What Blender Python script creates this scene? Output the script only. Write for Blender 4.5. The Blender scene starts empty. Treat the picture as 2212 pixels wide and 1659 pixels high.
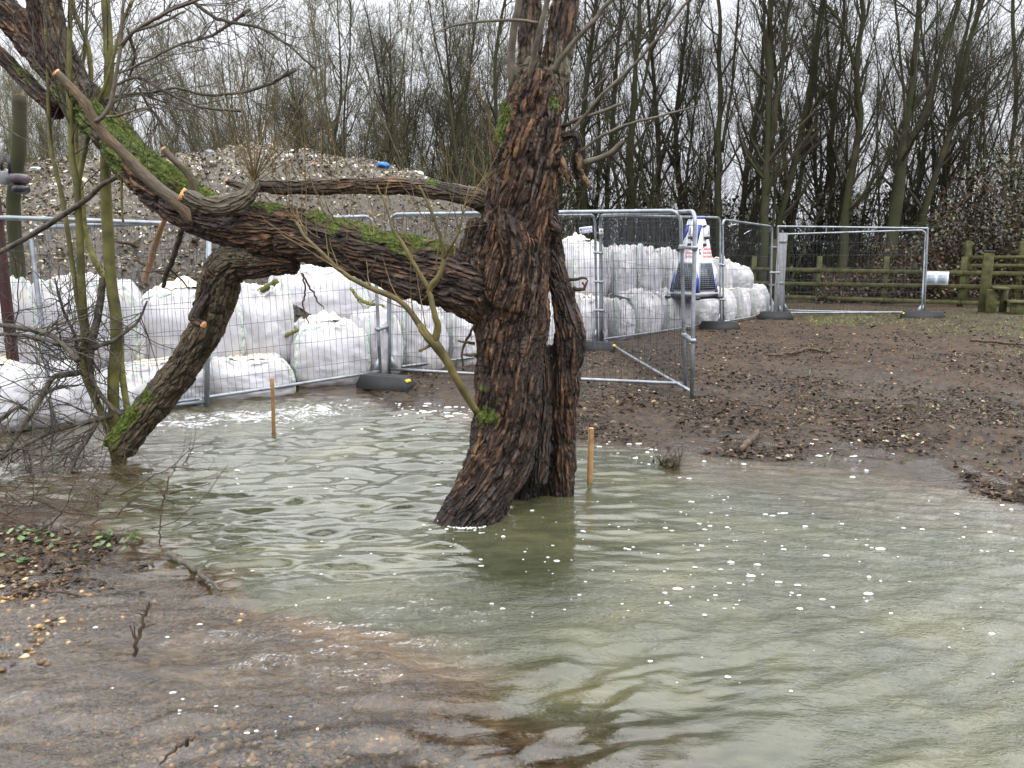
import bpy, math, random
import numpy as np
from mathutils import Vector, Matrix

# ------------------------------------------------------------------ camera, world, sun, exposure
SC = bpy.context.scene
COL = SC.collection
R = math.radians
CAM_H = 1.60
PITCH = R(10.1)
FD = 1663.0                    # focal length in pixels of a 2212 px wide frame
cam_data = bpy.data.cameras.new('camera')
cam_data.sensor_width = 36.0
cam_data.lens = 36.0 * FD / 2212.0
cam_data.clip_start = 0.05
cam_data.clip_end = 600.0
cam = bpy.data.objects.new('camera', cam_data)
COL.objects.link(cam)
cam.location = (0, 0, CAM_H)
cam.rotation_euler = (R(90) - PITCH, 0, 0)
SC.camera = cam

SC.view_settings.view_transform = 'Standard'
SC.view_settings.look = 'None'
SC.view_settings.gamma = 1.0
SC.view_settings.use_curve_mapping = False
SC.view_settings.exposure = -0.14
SC.render.engine = 'CYCLES'
SC.cycles.use_denoising = True
SC.cycles.max_bounces = 6
SC.cycles.diffuse_bounces = 3
SC.cycles.glossy_bounces = 3
SC.cycles.transmission_bounces = 3
SC.cycles.transparent_max_bounces = 8
SC.cycles.caustics_reflective = False
SC.cycles.caustics_refractive = False

SUN_EL, SUN_AZ = R(48), R(150)
world = bpy.data.worlds.new('World')
SC.world = world
world.use_nodes = True
wn, wl = world.node_tree.nodes, world.node_tree.links
wn.clear()
w_out = wn.new('ShaderNodeOutputWorld')
w_bg = wn.new('ShaderNodeBackground')
w_sky = wn.new('ShaderNodeTexSky')
w_sky.sky_type = 'NISHITA'
w_sky.sun_disc = False
w_sky.sun_elevation = SUN_EL
w_sky.sun_rotation = SUN_AZ
w_sky.dust_density = 4.0
w_hs = wn.new('ShaderNodeHueSaturation')
w_hs.inputs['Saturation'].default_value = 0.12
w_tc = wn.new('ShaderNodeTexCoord')
w_sep = wn.new('ShaderNodeSeparateXYZ')
w_ramp = wn.new('ShaderNodeValToRGB')      # overcast cloud layer: about three times brighter overhead than at the horizon
e = w_ramp.color_ramp.elements
e[0].position, e[0].color = 0.0, (0.31, 0.318, 0.345, 1)
e[1].position, e[1].color = 0.9, (1.42, 1.44, 1.48, 1)
m_ = e.new(0.27); m_.color = (0.37, 0.378, 0.40, 1)
m_ = e.new(0.36); m_.color = (1.2, 1.22, 1.25, 1)
w_mul = wn.new('ShaderNodeVectorMath'); w_mul.operation = 'SCALE'
w_mul.inputs['Scale'].default_value = 42.0
w_mix = wn.new('ShaderNodeMixRGB'); w_mix.inputs[0].default_value = 0.90
wl.new(w_tc.outputs['Generated'], w_sep.inputs[0])
wl.new(w_sep.outputs['Z'], w_ramp.inputs[0])
wl.new(w_ramp.outputs[0], w_mul.inputs[0])
wl.new(w_sky.outputs[0], w_hs.inputs['Color'])
wl.new(w_hs.outputs[0], w_mix.inputs[1])
wl.new(w_mul.outputs[0], w_mix.inputs[2])
wl.new(w_mix.outputs[0], w_bg.inputs[0])
w_bg.inputs[1].default_value = 0.085
wl.new(w_bg.outputs[0], w_out.inputs[0])

sun_d = bpy.data.lights.new('sun', 'SUN')
sun_d.energy = 0.8
sun_d.angle = R(35)
sun_d.color = (1.0, 0.97, 0.93)
sun = bpy.data.objects.new('sun', sun_d)
COL.objects.link(sun)
sd = Vector((math.sin(SUN_AZ) * math.cos(SUN_EL), math.cos(SUN_AZ) * math.cos(SUN_EL), math.sin(SUN_EL)))
sun.rotation_euler = sd.to_track_quat('Z', 'Y').to_euler()
sun.location = (0, 0, 30)

# ------------------------------------------------------------------ helpers
rng = np.random.default_rng(7)
CP, SP = math.cos(PITCH), math.sin(PITCH)

def ray(u, v):
    a = (u - 1106.0) / FD; b = -(v - 829.5) / FD
    return np.array([a, CP + b * SP, -SP + b * CP])

def W(u, v, Y):
    """point seen at (u, v) of the photograph, at a distance Y ahead of the camera"""
    d = ray(u, v); t = Y / d[1]
    return np.array([0, 0, CAM_H]) + d * t

def G(u, v, z=0.0):
    d = ray(u, v); t = (z - CAM_H) / d[2]
    return np.array([0, 0, CAM_H]) + d * t

def px(Y, n):      # size in metres of n photo pixels at distance Y
    return n * Y / FD

_tab = np.random.default_rng(11).random((64, 64, 64)) * 2 - 1
def vn(p):
    """value noise, p (...,3) -> -1..1"""
    p = np.asarray(p, float)
    i = np.floor(p).astype(int); f = p - i
    f = f * f * (3 - 2 * f)
    i &= 63; j = (i + 1) & 63
    x0, y0, z0 = i[..., 0], i[..., 1], i[..., 2]
    x1, y1, z1 = j[..., 0], j[..., 1], j[..., 2]
    fx, fy, fz = f[..., 0], f[..., 1], f[..., 2]
    def L(a, b, t): return a + (b - a) * t
    c0 = L(L(_tab[x0, y0, z0], _tab[x1, y0, z0], fx), L(_tab[x0, y1, z0], _tab[x1, y1, z0], fx), fy)
    c1 = L(L(_tab[x0, y0, z1], _tab[x1, y0, z1], fx), L(_tab[x0, y1, z1], _tab[x1, y1, z1], fx), fy)
    return L(c0, c1, fz)

def fbm(p, o=4, g=0.5, l=2.03):
    p = np.asarray(p, float); s = 0; a = 1; t = 0
    for k in range(o):
        s = s + a * vn(p + 17.3 * k); t += a
        p = p * l; a *= g
    return s / t

def sstep(a, b, x):
    t = np.clip((x - a) / (b - a), 0, 1)
    return t * t * (3 - 2 * t)

def nrm(v):
    return v / np.maximum(np.linalg.norm(v, axis=-1, keepdims=True), 1e-9)

def tag(o, label=None, cat=None, group=None, kind=None):
    if label: o['label'] = label
    if cat: o['category'] = cat
    if group: o['group'] = group
    if kind: o['kind'] = kind
    return o

def empty(name, loc=(0, 0, 0), rz=0.0):
    o = bpy.data.objects.new(name, None)
    o.empty_display_size = 0.2
    COL.objects.link(o)
    o.location = loc; o.rotation_euler = (0, 0, rz)
    return o

def mdata(name, V, F, smooth=True, cols=None, attrs=None, mats=None, matidx=None):
    """mesh data from numpy; F is a list of index arrays, each (n,3) or (n,4)"""
    if not isinstance(F, (list, tuple)): F = [F]
    F = [np.asarray(f, dtype=np.int32) for f in F if len(f)]
    me = bpy.data.meshes.new(name)
    V = np.asarray(V, dtype=np.float32)
    me.vertices.add(len(V)); me.vertices.foreach_set('co', V.ravel())
    nl = sum(f.size for f in F); npoly = sum(len(f) for f in F)
    me.loops.add(nl); me.polygons.add(npoly)
    me.loops.foreach_set('vertex_index', np.concatenate([f.ravel() for f in F]))
    ls = []; c = 0
    for f in F:
        k = f.shape[1]; ls.append(c + np.arange(len(f)) * k); c += f.size
    me.polygons.foreach_set('loop_start', np.concatenate(ls).astype(np.int32))
    me.update(calc_edges=True)
    if smooth: me.polygons.foreach_set('use_smooth', np.ones(npoly, bool))
    if cols is not None:
        a = me.attributes.new('col', 'FLOAT_COLOR', 'POINT')
        cc = np.ones((len(V), 4), np.float32); cc[:, :3] = cols
        a.data.foreach_set('color', cc.ravel())
    if attrs:
        for k, v in attrs.items():
            v = np.asarray(v, np.float32)
            if v.ndim == 1:
                a = me.attributes.new(k, 'FLOAT', 'POINT'); a.data.foreach_set('value', v)
            else:
                a = me.attributes.new(k, 'FLOAT_VECTOR', 'POINT'); a.data.foreach_set('vector', v.ravel())
    if mats:
        for m in mats: me.materials.append(m)
    if matidx is not None: me.polygons.foreach_set('material_index', np.asarray(matidx, np.int32))
    return me

def ob(name, me, parent=None, loc=None, rz=None):
    o = bpy.data.objects.new(name, me)
    COL.objects.link(o)
    if parent is not None: o.parent = parent
    if loc is not None: o.location = loc
    if rz is not None: o.rotation_euler = (0, 0, rz)
    return o

def mk(name, V, F, mat, parent=None, smooth=True, **kw):
    return ob(name, mdata(name, V, F, smooth, mats=[mat], **kw), parent)

def dup(root, loc=None, rz=None, scale=None):
    r = root.copy(); COL.objects.link(r)
    for ch in root.children:
        c = ch.copy(); COL.objects.link(c); c.parent = r
        for g in ch.children:
            d = g.copy(); COL.objects.link(d); d.parent = c
    if loc is not None: r.location = loc
    if rz is not None: r.rotation_euler = (0, 0, rz)
    if scale is not None: r.scale = scale
    return r

class MB:
    """collects pieces into one mesh"""
    def __init__(s): s.V = []; s.Q = []; s.T = []; s.n = 0; s.C = []
    def add(s, V, Q=None, T=None, col=None):
        V = np.asarray(V, float).reshape(-1, 3)
        if Q is not None and len(Q): s.Q.append(np.asarray(Q) + s.n)
        if T is not None and len(T): s.T.append(np.asarray(T) + s.n)
        s.V.append(V); s.n += len(V)
        if col is not None: s.C.append(np.broadcast_to(np.asarray(col, float), (len(V), 3)))
        return s
    def box(s, c, d, rz=0.0, M=None, bev=0.0, col=None):
        c = np.asarray(c, float); d = np.asarray(d, float) / 2
        if bev > 0:
            b = min(bev, d.min() * .49)
            pts = []
            for sz in (-1, 1):
                for (ex, ey) in ((1, 1), (-1, 1), (-1, -1), (1, -1)):
                    pass
            # bevelled box: three nested rings of eight points
            V = []
            def ring(ix, iy, z, inner):
                o = []
                for (sx, sy) in ((1, 1), (-1, 1), (-1, -1), (1, -1)):
                    a = (sx * (ix), sy * (iy - b)); e2 = (sx * (ix - b), sy * (iy))
                    o += [a, e2] if sx * sy > 0 else [e2, a]
                return [(x, y, z) for x, y in o]
            V += ring(d[0] - b, d[1] - b, -d[2], 0)
            V += ring(d[0], d[1], -d[2] + b, 0)
            V += ring(d[0], d[1], d[2] - b, 0)
            V += ring(d[0] - b, d[1] - b, d[2], 0)
            V = np.array(V); Q = []
            for r_ in range(3):
                for k in range(8):
                    Q.append((r_ * 8 + k, r_ * 8 + (k + 1) % 8, r_ * 8 + 8 + (k + 1) % 8, r_ * 8 + 8 + k))
            T = []
            for k in range(1, 7):
                T.append((0, k + 1, k)); T.append((24, 24 + k, 24 + k + 1))
        else:
            V = np.array([(x, y, z) for x in (-1, 1) for y in (-1, 1) for z in (-1, 1)], float) * d
            Q = [(0, 1, 3, 2), (4, 6, 7, 5), (0, 4, 5, 1), (2, 3, 7, 6), (0, 2, 6, 4), (1, 5, 7, 3)]; T = []
        if rz:
            cz, sz = math.cos(rz), math.sin(rz)
            V = V @ np.array([[cz, sz, 0], [-sz, cz, 0], [0, 0, 1]])
        if M is not None: V = V @ np.asarray(M).T
        return s.add(V + c, Q, T, col)
    def tube(s, pts, r, n=8, cap=True, col=None):
        pts = np.asarray(pts, float)
        r = np.broadcast_to(np.asarray(r, float), (len(pts),))
        V, Q, T = tubes(pts[None], r[None], n, cap)
        return s.add(V, Q, T, col)
    def build(s, name, mat, parent=None, smooth=True, **kw):
        V = np.concatenate(s.V)
        F = []
        if s.Q: F.append(np.concatenate(s.Q))
        if s.T: F.append(np.concatenate(s.T))
        cols = np.concatenate(s.C) if s.C else None
        return mk(name, V, F, mat, parent, smooth, cols=cols, **kw)

def tubes(P, Rr, n=4, cap=False):
    """P (N,K,3), Rr (N,K) -> verts, quads, tris"""
    N, K, _ = P.shape
    Tn = np.empty_like(P)
    Tn[:, 1:-1] = P[:, 2:] - P[:, :-2]; Tn[:, 0] = P[:, 1] - P[:, 0]; Tn[:, -1] = P[:, -1] - P[:, -2]
    Tn = nrm(Tn)
    ov = np.abs(nrm(P[:, -1] - P[:, 0] + 1e-6))
    ref = np.eye(3)[np.argmin(ov, axis=1)][:, None, :]
    A = nrm(np.cross(Tn, np.broadcast_to(ref, Tn.shape)))
    B = np.cross(Tn, A)
    th = np.arange(n) * 2 * math.pi / n
    V = (P[:, :, None, :] + Rr[:, :, None, None] * (A[:, :, None, :] * np.cos(th)[None, None, :, None] + B[:, :, None, :] * np.sin(th)[None, None, :, None]))
    base = (np.arange(N)[:, None, None] * K + np.arange(K - 1)[None, :, None]) * n
    k = np.arange(n)[None, None, :]; k2 = (k + 1) % n
    Q = np.stack([base + k, base + k2, base + n + k2, base + n + k], -1).reshape(-1, 4)
    V = V.reshape(-1, 3); T = None
    if cap:
        T = []
        for i in range(N):
            b0 = i * K * n; b1 = b0 + (K - 1) * n
            for j in range(1, n - 1):
                T.append((b0, b0 + j + 1, b0 + j)); T.append((b1, b1 + j, b1 + j + 1))
        T = np.array(T)
    return V, Q, T

def catmull(P, step):
    """resample a polyline of rows (any columns) with a Catmull-Rom spline"""
    P = np.asarray(P, float)
    E = np.vstack([2 * P[0] - P[1], P, 2 * P[-1] - P[-2]])
    out = []
    for i in range(1, len(E) - 2):
        L = np.linalg.norm(E[i + 1, :3] - E[i, :3]); n = max(2, int(math.ceil(L / step)))
        t = (np.arange(n) / n)[:, None]
        a, b, c, d = E[i - 1], E[i], E[i + 1], E[i + 2]
        out.append(0.5 * ((2 * b) + (-a + c) * t + (2 * a - 5 * b + 4 * c - d) * t ** 2 + (-a + 3 * b - 3 * c + d) * t ** 3))
    out.append(E[-2][None])
    return np.vstack(out)

def pathpx(rows, step=0.06, jit=0.0):
    """rows of (u, v, Y, radius in photo pixels) -> resampled centre line and radii"""
    A = np.array([list(W(u, v, Y)) + [px(Y, r)] for u, v, Y, r in rows])
    A = catmull(A, step)
    if jit:
        A[1:-1, :3] += rng.normal(0, jit, (len(A) - 2, 3))
    return A[:, :3], np.maximum(A[:, 3], 0.0008)

def grow(P, Rr, n, K, length, ang, up=0.1, wig=0.15, rf=0.55, taper=0.25, tmin=0.2, tmax=1.0, rmax=9, rmin=0.002, g=None, lenfall=0.5, bias=None):
    """children of the polylines P (N,K,3), all at once"""
    g = g or rng
    N, KP, _ = P.shape
    plen = np.linalg.norm(P[:, -1] - P[:, 0], axis=1)
    w = plen / plen.sum()
    pi = g.choice(N, n, p=w)
    t = tmin + (tmax - tmin) * g.random(n)
    x = t * (KP - 1) * 0.9999; i0 = x.astype(int); f = (x - i0)[:, None]
    a, b = P[pi, i0], P[pi, i0 + 1]
    pos = a + (b - a) * f; tan = nrm(b - a)
    r0 = Rr[pi, i0] + (Rr[pi, i0 + 1] - Rr[pi, i0]) * f[:, 0]
    rnd = nrm(g.normal(size=(n, 3)))
    perp = nrm(rnd - (rnd * tan).sum(1, keepdims=True) * tan)
    if bias is not None: perp = nrm(perp + np.asarray(bias))
    an = (ang[0] + (ang[1] - ang[0]) * g.random(n))[:, None]
    d = nrm(tan * np.cos(an) + perp * np.sin(an))
    L = (length[0] + (length[1] - length[0]) * g.random(n)) * (1 - lenfall * t)
    st = (L / (K - 1))[:, None]
    out = np.empty((n, K, 3)); out[:, 0] = pos
    for k in range(1, K):
        out[:, k] = out[:, k - 1] + d * st
        d = nrm(d + np.array([0, 0, up]) + g.normal(0, wig, (n, 3)))
    rr = np.clip(r0 * rf, rmin, rmax)
    rad = rr[:, None] * (1 - (1 - taper) * np.linspace(0, 1, K)[None, :])
    return out, np.maximum(rad, rmin * 0.6)

def splat(P, size, g=None, flat=0.0, aspect=(1, 1)):
    """one small bent quad per point; flat=1 lies flat"""
    g = g or rng
    n = len(P); size = np.broadcast_to(size, (n,))
    a = nrm(g.normal(size=(n, 3)) * np.array([1, 1, 1 - flat]) + 1e-6)
    nn = nrm(g.normal(size=(n, 3)) * np.array([1 - flat, 1 - flat, 1]) + np.array([0, 0, flat * 2]))
    b = nrm(np.cross(nn, a)); a = nrm(np.cross(b, nn))
    asp = aspect[0] + (aspect[1] - aspect[0]) * g.random(n)
    sa = (size * asp)[:, None] / 2; sb = size[:, None] / 2
    c = nn * (size * g.uniform(-.25, .25, n))[:, None]
    V = np.stack([P - a * sa - b * sb * .6, P - b * sb + c, P + a * sa - b * sb * .5 * .8, P + a * sa * .8 + b * sb * .7, P + b * sb + c * .6, P - a * sa * .9 + b * sb * .6], 1).reshape(-1, 3)
    k = np.arange(n)[:, None] * 6
    Q = np.concatenate([k + [[0, 1, 4, 5]], k + [[1, 2, 3, 4]]])
    return V, Q

# ------------------------------------------------------------------ materials
def lin(r, g, b):
    f = lambda c: ((c / 255 + .055) / 1.055) ** 2.4 if c > 10 else c / 255 / 12.92
    return (f(r), f(g), f(b), 1)

class NT:
    def __init__(s, name):
        s.m = bpy.data.materials.new(name); s.m.use_nodes = True
        s.t = s.m.node_tree; s.t.nodes.clear()
        s.out = s.n('ShaderNodeOutputMaterial')
    def n(s, k, **kw):
        o = s.t.nodes.new(k)
        for a, b in kw.items(): setattr(o, a, b)
        return o
    def l(s, a, b): s.t.links.new(a, b)
    def attr(s, name, out='Fac'):
        return s.n('ShaderNodeAttribute', attribute_name=name).outputs[out]
    def noise(s, vec, scale, detail=4, rough=.55, dist=0):
        o = s.n('ShaderNodeTexNoise')
        o.inputs['Scale'].default_value = scale; o.inputs['Detail'].default_value = detail
        o.inputs['Roughness'].default_value = rough; o.inputs['Distortion'].default_value = dist
        if vec is not None: s.l(vec, o.inputs['Vector'])
        return o.outputs['Fac']
    def obj(s): return s.n('ShaderNodeTexCoord').outputs['Object']
    def scale(s, vec, xyz, loc=(0, 0, 0), rz=0):
        o = s.n('ShaderNodeMapping'); o.inputs['Scale'].default_value = xyz; o.inputs['Location'].default_value = loc
        o.inputs['Rotation'].default_value = (0, 0, rz)
        s.l(vec, o.inputs['Vector']); return o.outputs[0]
    def ramp(s, fac, *stops):
        o = s.n('ShaderNodeValToRGB'); e = o.color_ramp.elements
        e[0].position, e[0].color = stops[0]; e[1].position, e[1].color = stops[-1]
        for p, c in stops[1:-1]:
            q = e.new(p); q.color = c
        s.l(fac, o.inputs[0]); return o.outputs[0]
    def mix(s, fac, a, b, mode='MIX'):
        o = s.n('ShaderNodeMixRGB', blend_type=mode)
        for i, x in ((0, fac), (1, a), (2, b)):
            if isinstance(x, (int, float)): o.inputs[i].default_value = x
            elif isinstance(x, tuple): o.inputs[i].default_value = x
            else: s.l(x, o.inputs[i])
        return o.outputs[0]
    def math(s, op, a, b=0.0, c=None):
        o = s.n('ShaderNodeMath', operation=op)
        for i, x in enumerate((a, b) if c is None else (a, b, c)):
            if isinstance(x, (int, float)): o.inputs[i].default_value = x
            else: s.l(x, o.inputs[i])
        return o.outputs[0]
    def bump(s, h, strength, dist, nin=None):
        o = s.n('ShaderNodeBump'); o.inputs['Strength'].default_value = strength; o.inputs['Distance'].default_value = dist
        s.l(h, o.inputs['Height'])
        if nin is not None: s.l(nin, o.inputs['Normal'])
        return o.outputs[0]
    def pbr(s, col, rough=.8, metal=0, normal=None, spec=.5):
        p = s.n('ShaderNodeBsdfPrincipled')
        if isinstance(col, tuple): p.inputs['Base Color'].default_value = col
        else: s.l(col, p.inputs['Base Color'])
        if isinstance(rough, (int, float)): p.inputs['Roughness'].default_value = rough
        else: s.l(rough, p.inputs['Roughness'])
        p.inputs['Metallic'].default_value = metal
        p.inputs['Specular IOR Level'].default_value = spec
        if normal is not None: s.l(normal, p.inputs['Normal'])
        s.l(p.outputs[0], s.out.inputs[0]); return p

def K(c, a=1): return (c[0], c[1], c[2], a)

def mat_bark():
    s = NT('willow_bark')
    g = s.attr('grain', 'Vector')
    ridge = s.attr('ridge')
    n1 = s.noise(s.scale(g, (22, 22, 5)), 1.0, 8, .62, .4)
    n2 = s.noise(s.scale(g, (90, 90, 22)), 1.0, 6, .6, .3)
    n3 = s.noise(s.scale(g, (5.0, 5.0, 1.3), (4, 2, 9)), 1.0, 5, .6)
    c = s.ramp(n1, (.30, lin(38, 27, 21)), (.43, lin(84, 57, 40)), (.56, lin(116, 84, 58)), (.67, lin(152, 118, 82)), (.80, lin(184, 156, 116)))
    c = s.mix(s.ramp(ridge, (.34, (0, 0, 0, 1)), (.60, (1, 1, 1, 1))), s.mix(.78, c, lin(26, 20, 17)), c)
    c = s.mix(s.math('MULTIPLY', s.ramp(n2, (.44, (1, 1, 1, 1)), (.58, (0, 0, 0, 1))), .55), c, lin(34, 26, 22))
    dark = s.ramp(n3, (.46, (0, 0, 0, 1)), (.60, (1, 1, 1, 1)))
    c = s.mix(s.math('MULTIPLY', dark, .62), c, s.mix(.5, lin(46, 38, 36), s.mix(n2, lin(22, 18, 18), lin(88, 80, 78))))
    wn_ = s.n('ShaderNodeVectorMath', operation='ADD'); s.l(s.scale(g, (31, 31, 3.3)), wn_.inputs[0])
    dn = s.n('ShaderNodeTexNoise'); dn.inputs['Scale'].default_value = 9.0; dn.inputs['Detail'].default_value = 4; s.l(s.scale(g, (1, 1, .5)), dn.inputs['Vector'])
    s.l(s.scale(dn.outputs['Color'], (1.5, 1.5, 1.5)), wn_.inputs[1])
    vo = s.n('ShaderNodeTexVoronoi'); vo.feature = 'DISTANCE_TO_EDGE'; vo.inputs['Scale'].default_value = 1.0; s.l(wn_.outputs[0], vo.inputs['Vector'])
    crack = s.ramp(vo.outputs['Distance'], (.015, (0, 0, 0, 1)), (.20, (1, 1, 1, 1)))
    sm_ = s.attr('smoothbark')
    crack = s.math('MAXIMUM', crack, sm_)
    c = s.mix(crack, s.mix(.78, c, lin(20, 15, 12)), c)
    wet = s.attr('wet')
    c = s.mix(s.math('MULTIPLY', wet, .86), c, lin(20, 17, 16))
    grey = s.attr('grey')
    c = s.mix(grey, c, s.mix(n2, lin(48, 43, 35), lin(126, 118, 96)))
    mo = s.attr('moss')
    mcol = s.ramp(s.noise(s.obj(), 42, 5, .7), (.3, lin(34, 40, 14)), (.52, lin(78, 92, 28)), (.75, lin(136, 150, 56)))
    c = s.mix(mo, c, mcol)
    h = s.math('ADD', s.math('MULTIPLY', n1, .8), s.math('MULTIPLY', n2, .6))
    b = s.bump(s.math('ADD', s.math('MULTIPLY', h, .5), s.math('MULTIPLY', crack, .9)), 1.0, .030)
    b = s.bump(s.math('MULTIPLY', s.noise(s.obj(), 160, 3, .7), mo), .8, .01, b)
    ro = s.math('SUBTRACT', .82, s.math('MULTIPLY', s.math('MAXIMUM', dark, wet), .30))
    s.pbr(c, ro, 0, b, .35)
    return s.m

def mat_twig(name, c1, c2, scale=9, rough=.75, moss=None):
    s = NT(name)
    n = s.noise(s.obj(), scale, 5, .6)
    c = s.ramp(n, (.33, K(lin(*c1))), (.66, K(lin(*c2))))
    if moss:
        c = s.mix(s.ramp(s.noise(s.obj(), 1.7, 4, .6), (.42, (0, 0, 0, 1)), (.62, (1, 1, 1, 1))), c, K(lin(*moss)))
    s.pbr(c, rough, 0, s.bump(s.noise(s.scale(s.obj(), (60, 60, 18)), 1, 4, .6), .6, .006), .3)
    return s.m

def mat_col(name, rough=.8, jitter=20, amt=.35, spec=.4, transl=False):
    """colour from the mesh's own 'col' attribute"""
    s = NT(name)
    c = s.attr('col', 'Color')
    n = s.noise(s.obj(), jitter, 3, .6)
    c = s.mix(s.math('MULTIPLY', n, amt), c, (0.02, 0.018, 0.015, 1))
    s.pbr(c, rough, 0, None, spec)
    return s.m

def mat_plain(name, c, rough=.6, metal=0, var=.12, scale=14, spec=.5, bump=0.0):
    s = NT(name)
    n = s.noise(s.obj(), scale, 5, .6)
    cc = lin(*c); dk = tuple(x * (1 - var * 2.2) for x in cc[:3]) + (1,); lt = tuple(min(1, x * (1 + var)) for x in cc[:3]) + (1,)
    col = s.ramp(n, (.3, dk), (.7, lt))
    s.pbr(col, rough, metal, s.bump(n, bump, .01) if bump else None, spec)
    return s.m

def mat_steel():
    s = NT('galvanised_steel')
    n = s.noise(s.obj(), 7, 6, .65)
    c = s.ramp(n, (.3, lin(104, 110, 116)), (.7, lin(158, 164, 170)))
    rust = s.ramp(s.noise(s.obj(), 2.3, 6, .7), (.66, (0, 0, 0, 1)), (.74, (1, 1, 1, 1)))
    c = s.mix(s.math('MULTIPLY', rust, .7), c, lin(96, 58, 40))
    s.pbr(c, s.ramp(n, (.3, (.3, .3, .3, 1)), (.7, (.5, .5, .5, 1))), .55, None, .5)
    return s.m

def mat_bag():
    s = NT('woven_white_fabric')
    o = s.obj()
    n = s.noise(o, 2.4, 5, .6)
    c = s.ramp(n, (.3, lin(158, 156, 161)), (.55, lin(186, 185, 190)), (.8, lin(200, 199, 204)))
    dirt = s.ramp(s.noise(s.scale(o, (2, 2, 3.5)), 1.6, 6, .7, .6), (.52, (0, 0, 0, 1)), (.72, (1, 1, 1, 1)))
    c = s.mix(s.math('MULTIPLY', dirt, .5), c, lin(182, 166, 136))
    lo = s.ramp(s.attr('low'), (.0, (1, 1, 1, 1)), (.30, (0, 0, 0, 1)))
    mud = s.math('MULTIPLY', lo, s.ramp(s.noise(o, 9, 5, .7), (.36, (.15, .15, .15, 1)), (.6, (1, 1, 1, 1))))
    c = s.mix(s.math('MULTIPLY', mud, .7), c, lin(120, 104, 88))
    crm = s.ramp(s.attr('topness'), (.72, (0, 0, 0, 1)), (.95, (1, 1, 1, 1)))
    c = s.mix(s.math('MULTIPLY', s.math('MULTIPLY', crm, .6), s.ramp(s.noise(o, 5, 5, .6), (.45, (.0, .0, .0, 1)), (.7, (.5, .5, .5, 1)))), c, lin(212, 200, 176))
    w = s.noise(s.scale(o, (5, 5, 38)), 1, 5, .6, .5)
    b = s.bump(w, .22, .015)
    b = s.bump(s.noise(o, 9, 5, .6, 1.4), .3, .02, b)
    p = s.pbr(c, .55, 0, b, .4)
    return s.m

def mat_ground():
    s = NT('mud_ground')
    o = s.obj()
    n1 = s.noise(o, .9, 6, .6, .3); n2 = s.noise(o, 11, 7, .7, .4); n3 = s.noise(o, 60, 5, .7)
    c = s.ramp(n2, (.3, lin(22, 16, 12)), (.48, lin(48, 38, 28)), (.62, lin(88, 68, 51)), (.8, lin(124, 101, 79)))
    c = s.mix(s.ramp(n1, (.42, (0, 0, 0, 1)), (.6, (.6, .6, .6, 1))), c, s.mix(n3, lin(50, 38, 27), lin(94, 74, 54)))
    gr = s.attr('grassy')
    c = s.mix(s.math('MULTIPLY', gr, s.ramp(n2, (.42, (0, 0, 0, 1)), (.58, (1, 1, 1, 1)))), c, s.mix(n3, lin(40, 44, 22), lin(88, 92, 46)))
    gv = s.attr('gravel')
    v = s.n('ShaderNodeTexVoronoi'); v.inputs['Scale'].default_value = 26
    wv = s.n('ShaderNodeVectorMath', operation='ADD'); s.l(o, wv.inputs[0]); s.l(s.scale(s.n('ShaderNodeTexNoise').outputs['Color'], (.03, .03, .03)), wv.inputs[1]); s.l(wv.outputs[0], v.inputs['Vector'])
    vs = s.n('ShaderNodeSeparateColor'); s.l(v.outputs['Color'], vs.inputs[0])
    gc = s.ramp(vs.outputs[0], (.0, lin(70, 56, 42)), (.45, lin(112, 88, 62)), (.72, lin(150, 116, 78)), (.9, lin(206, 172, 122)))
    gc = s.mix(s.ramp(n2, (.38, (1, 1, 1, 1)), (.6, (0, 0, 0, 1))), gc, lin(58, 46, 36))
    c = s.mix(gv, c, gc)
    wet = s.attr('wet')
    c = s.mix(s.math('MULTIPLY', wet, .25), c, (0.03, .022, .016, 1))
    h = s.math('ADD', n2, s.math('MULTIPLY', n3, .5))
    ro = s.math('SUBTRACT', s.ramp(n2, (.35, (.55, .55, .55, 1)), (.6, (.9, .9, .9, 1))), s.math('MULTIPLY', wet, .3))
    s.pbr(c, ro, 0, s.bump(h, 1.0, .045), .3)
    return s.m

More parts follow.
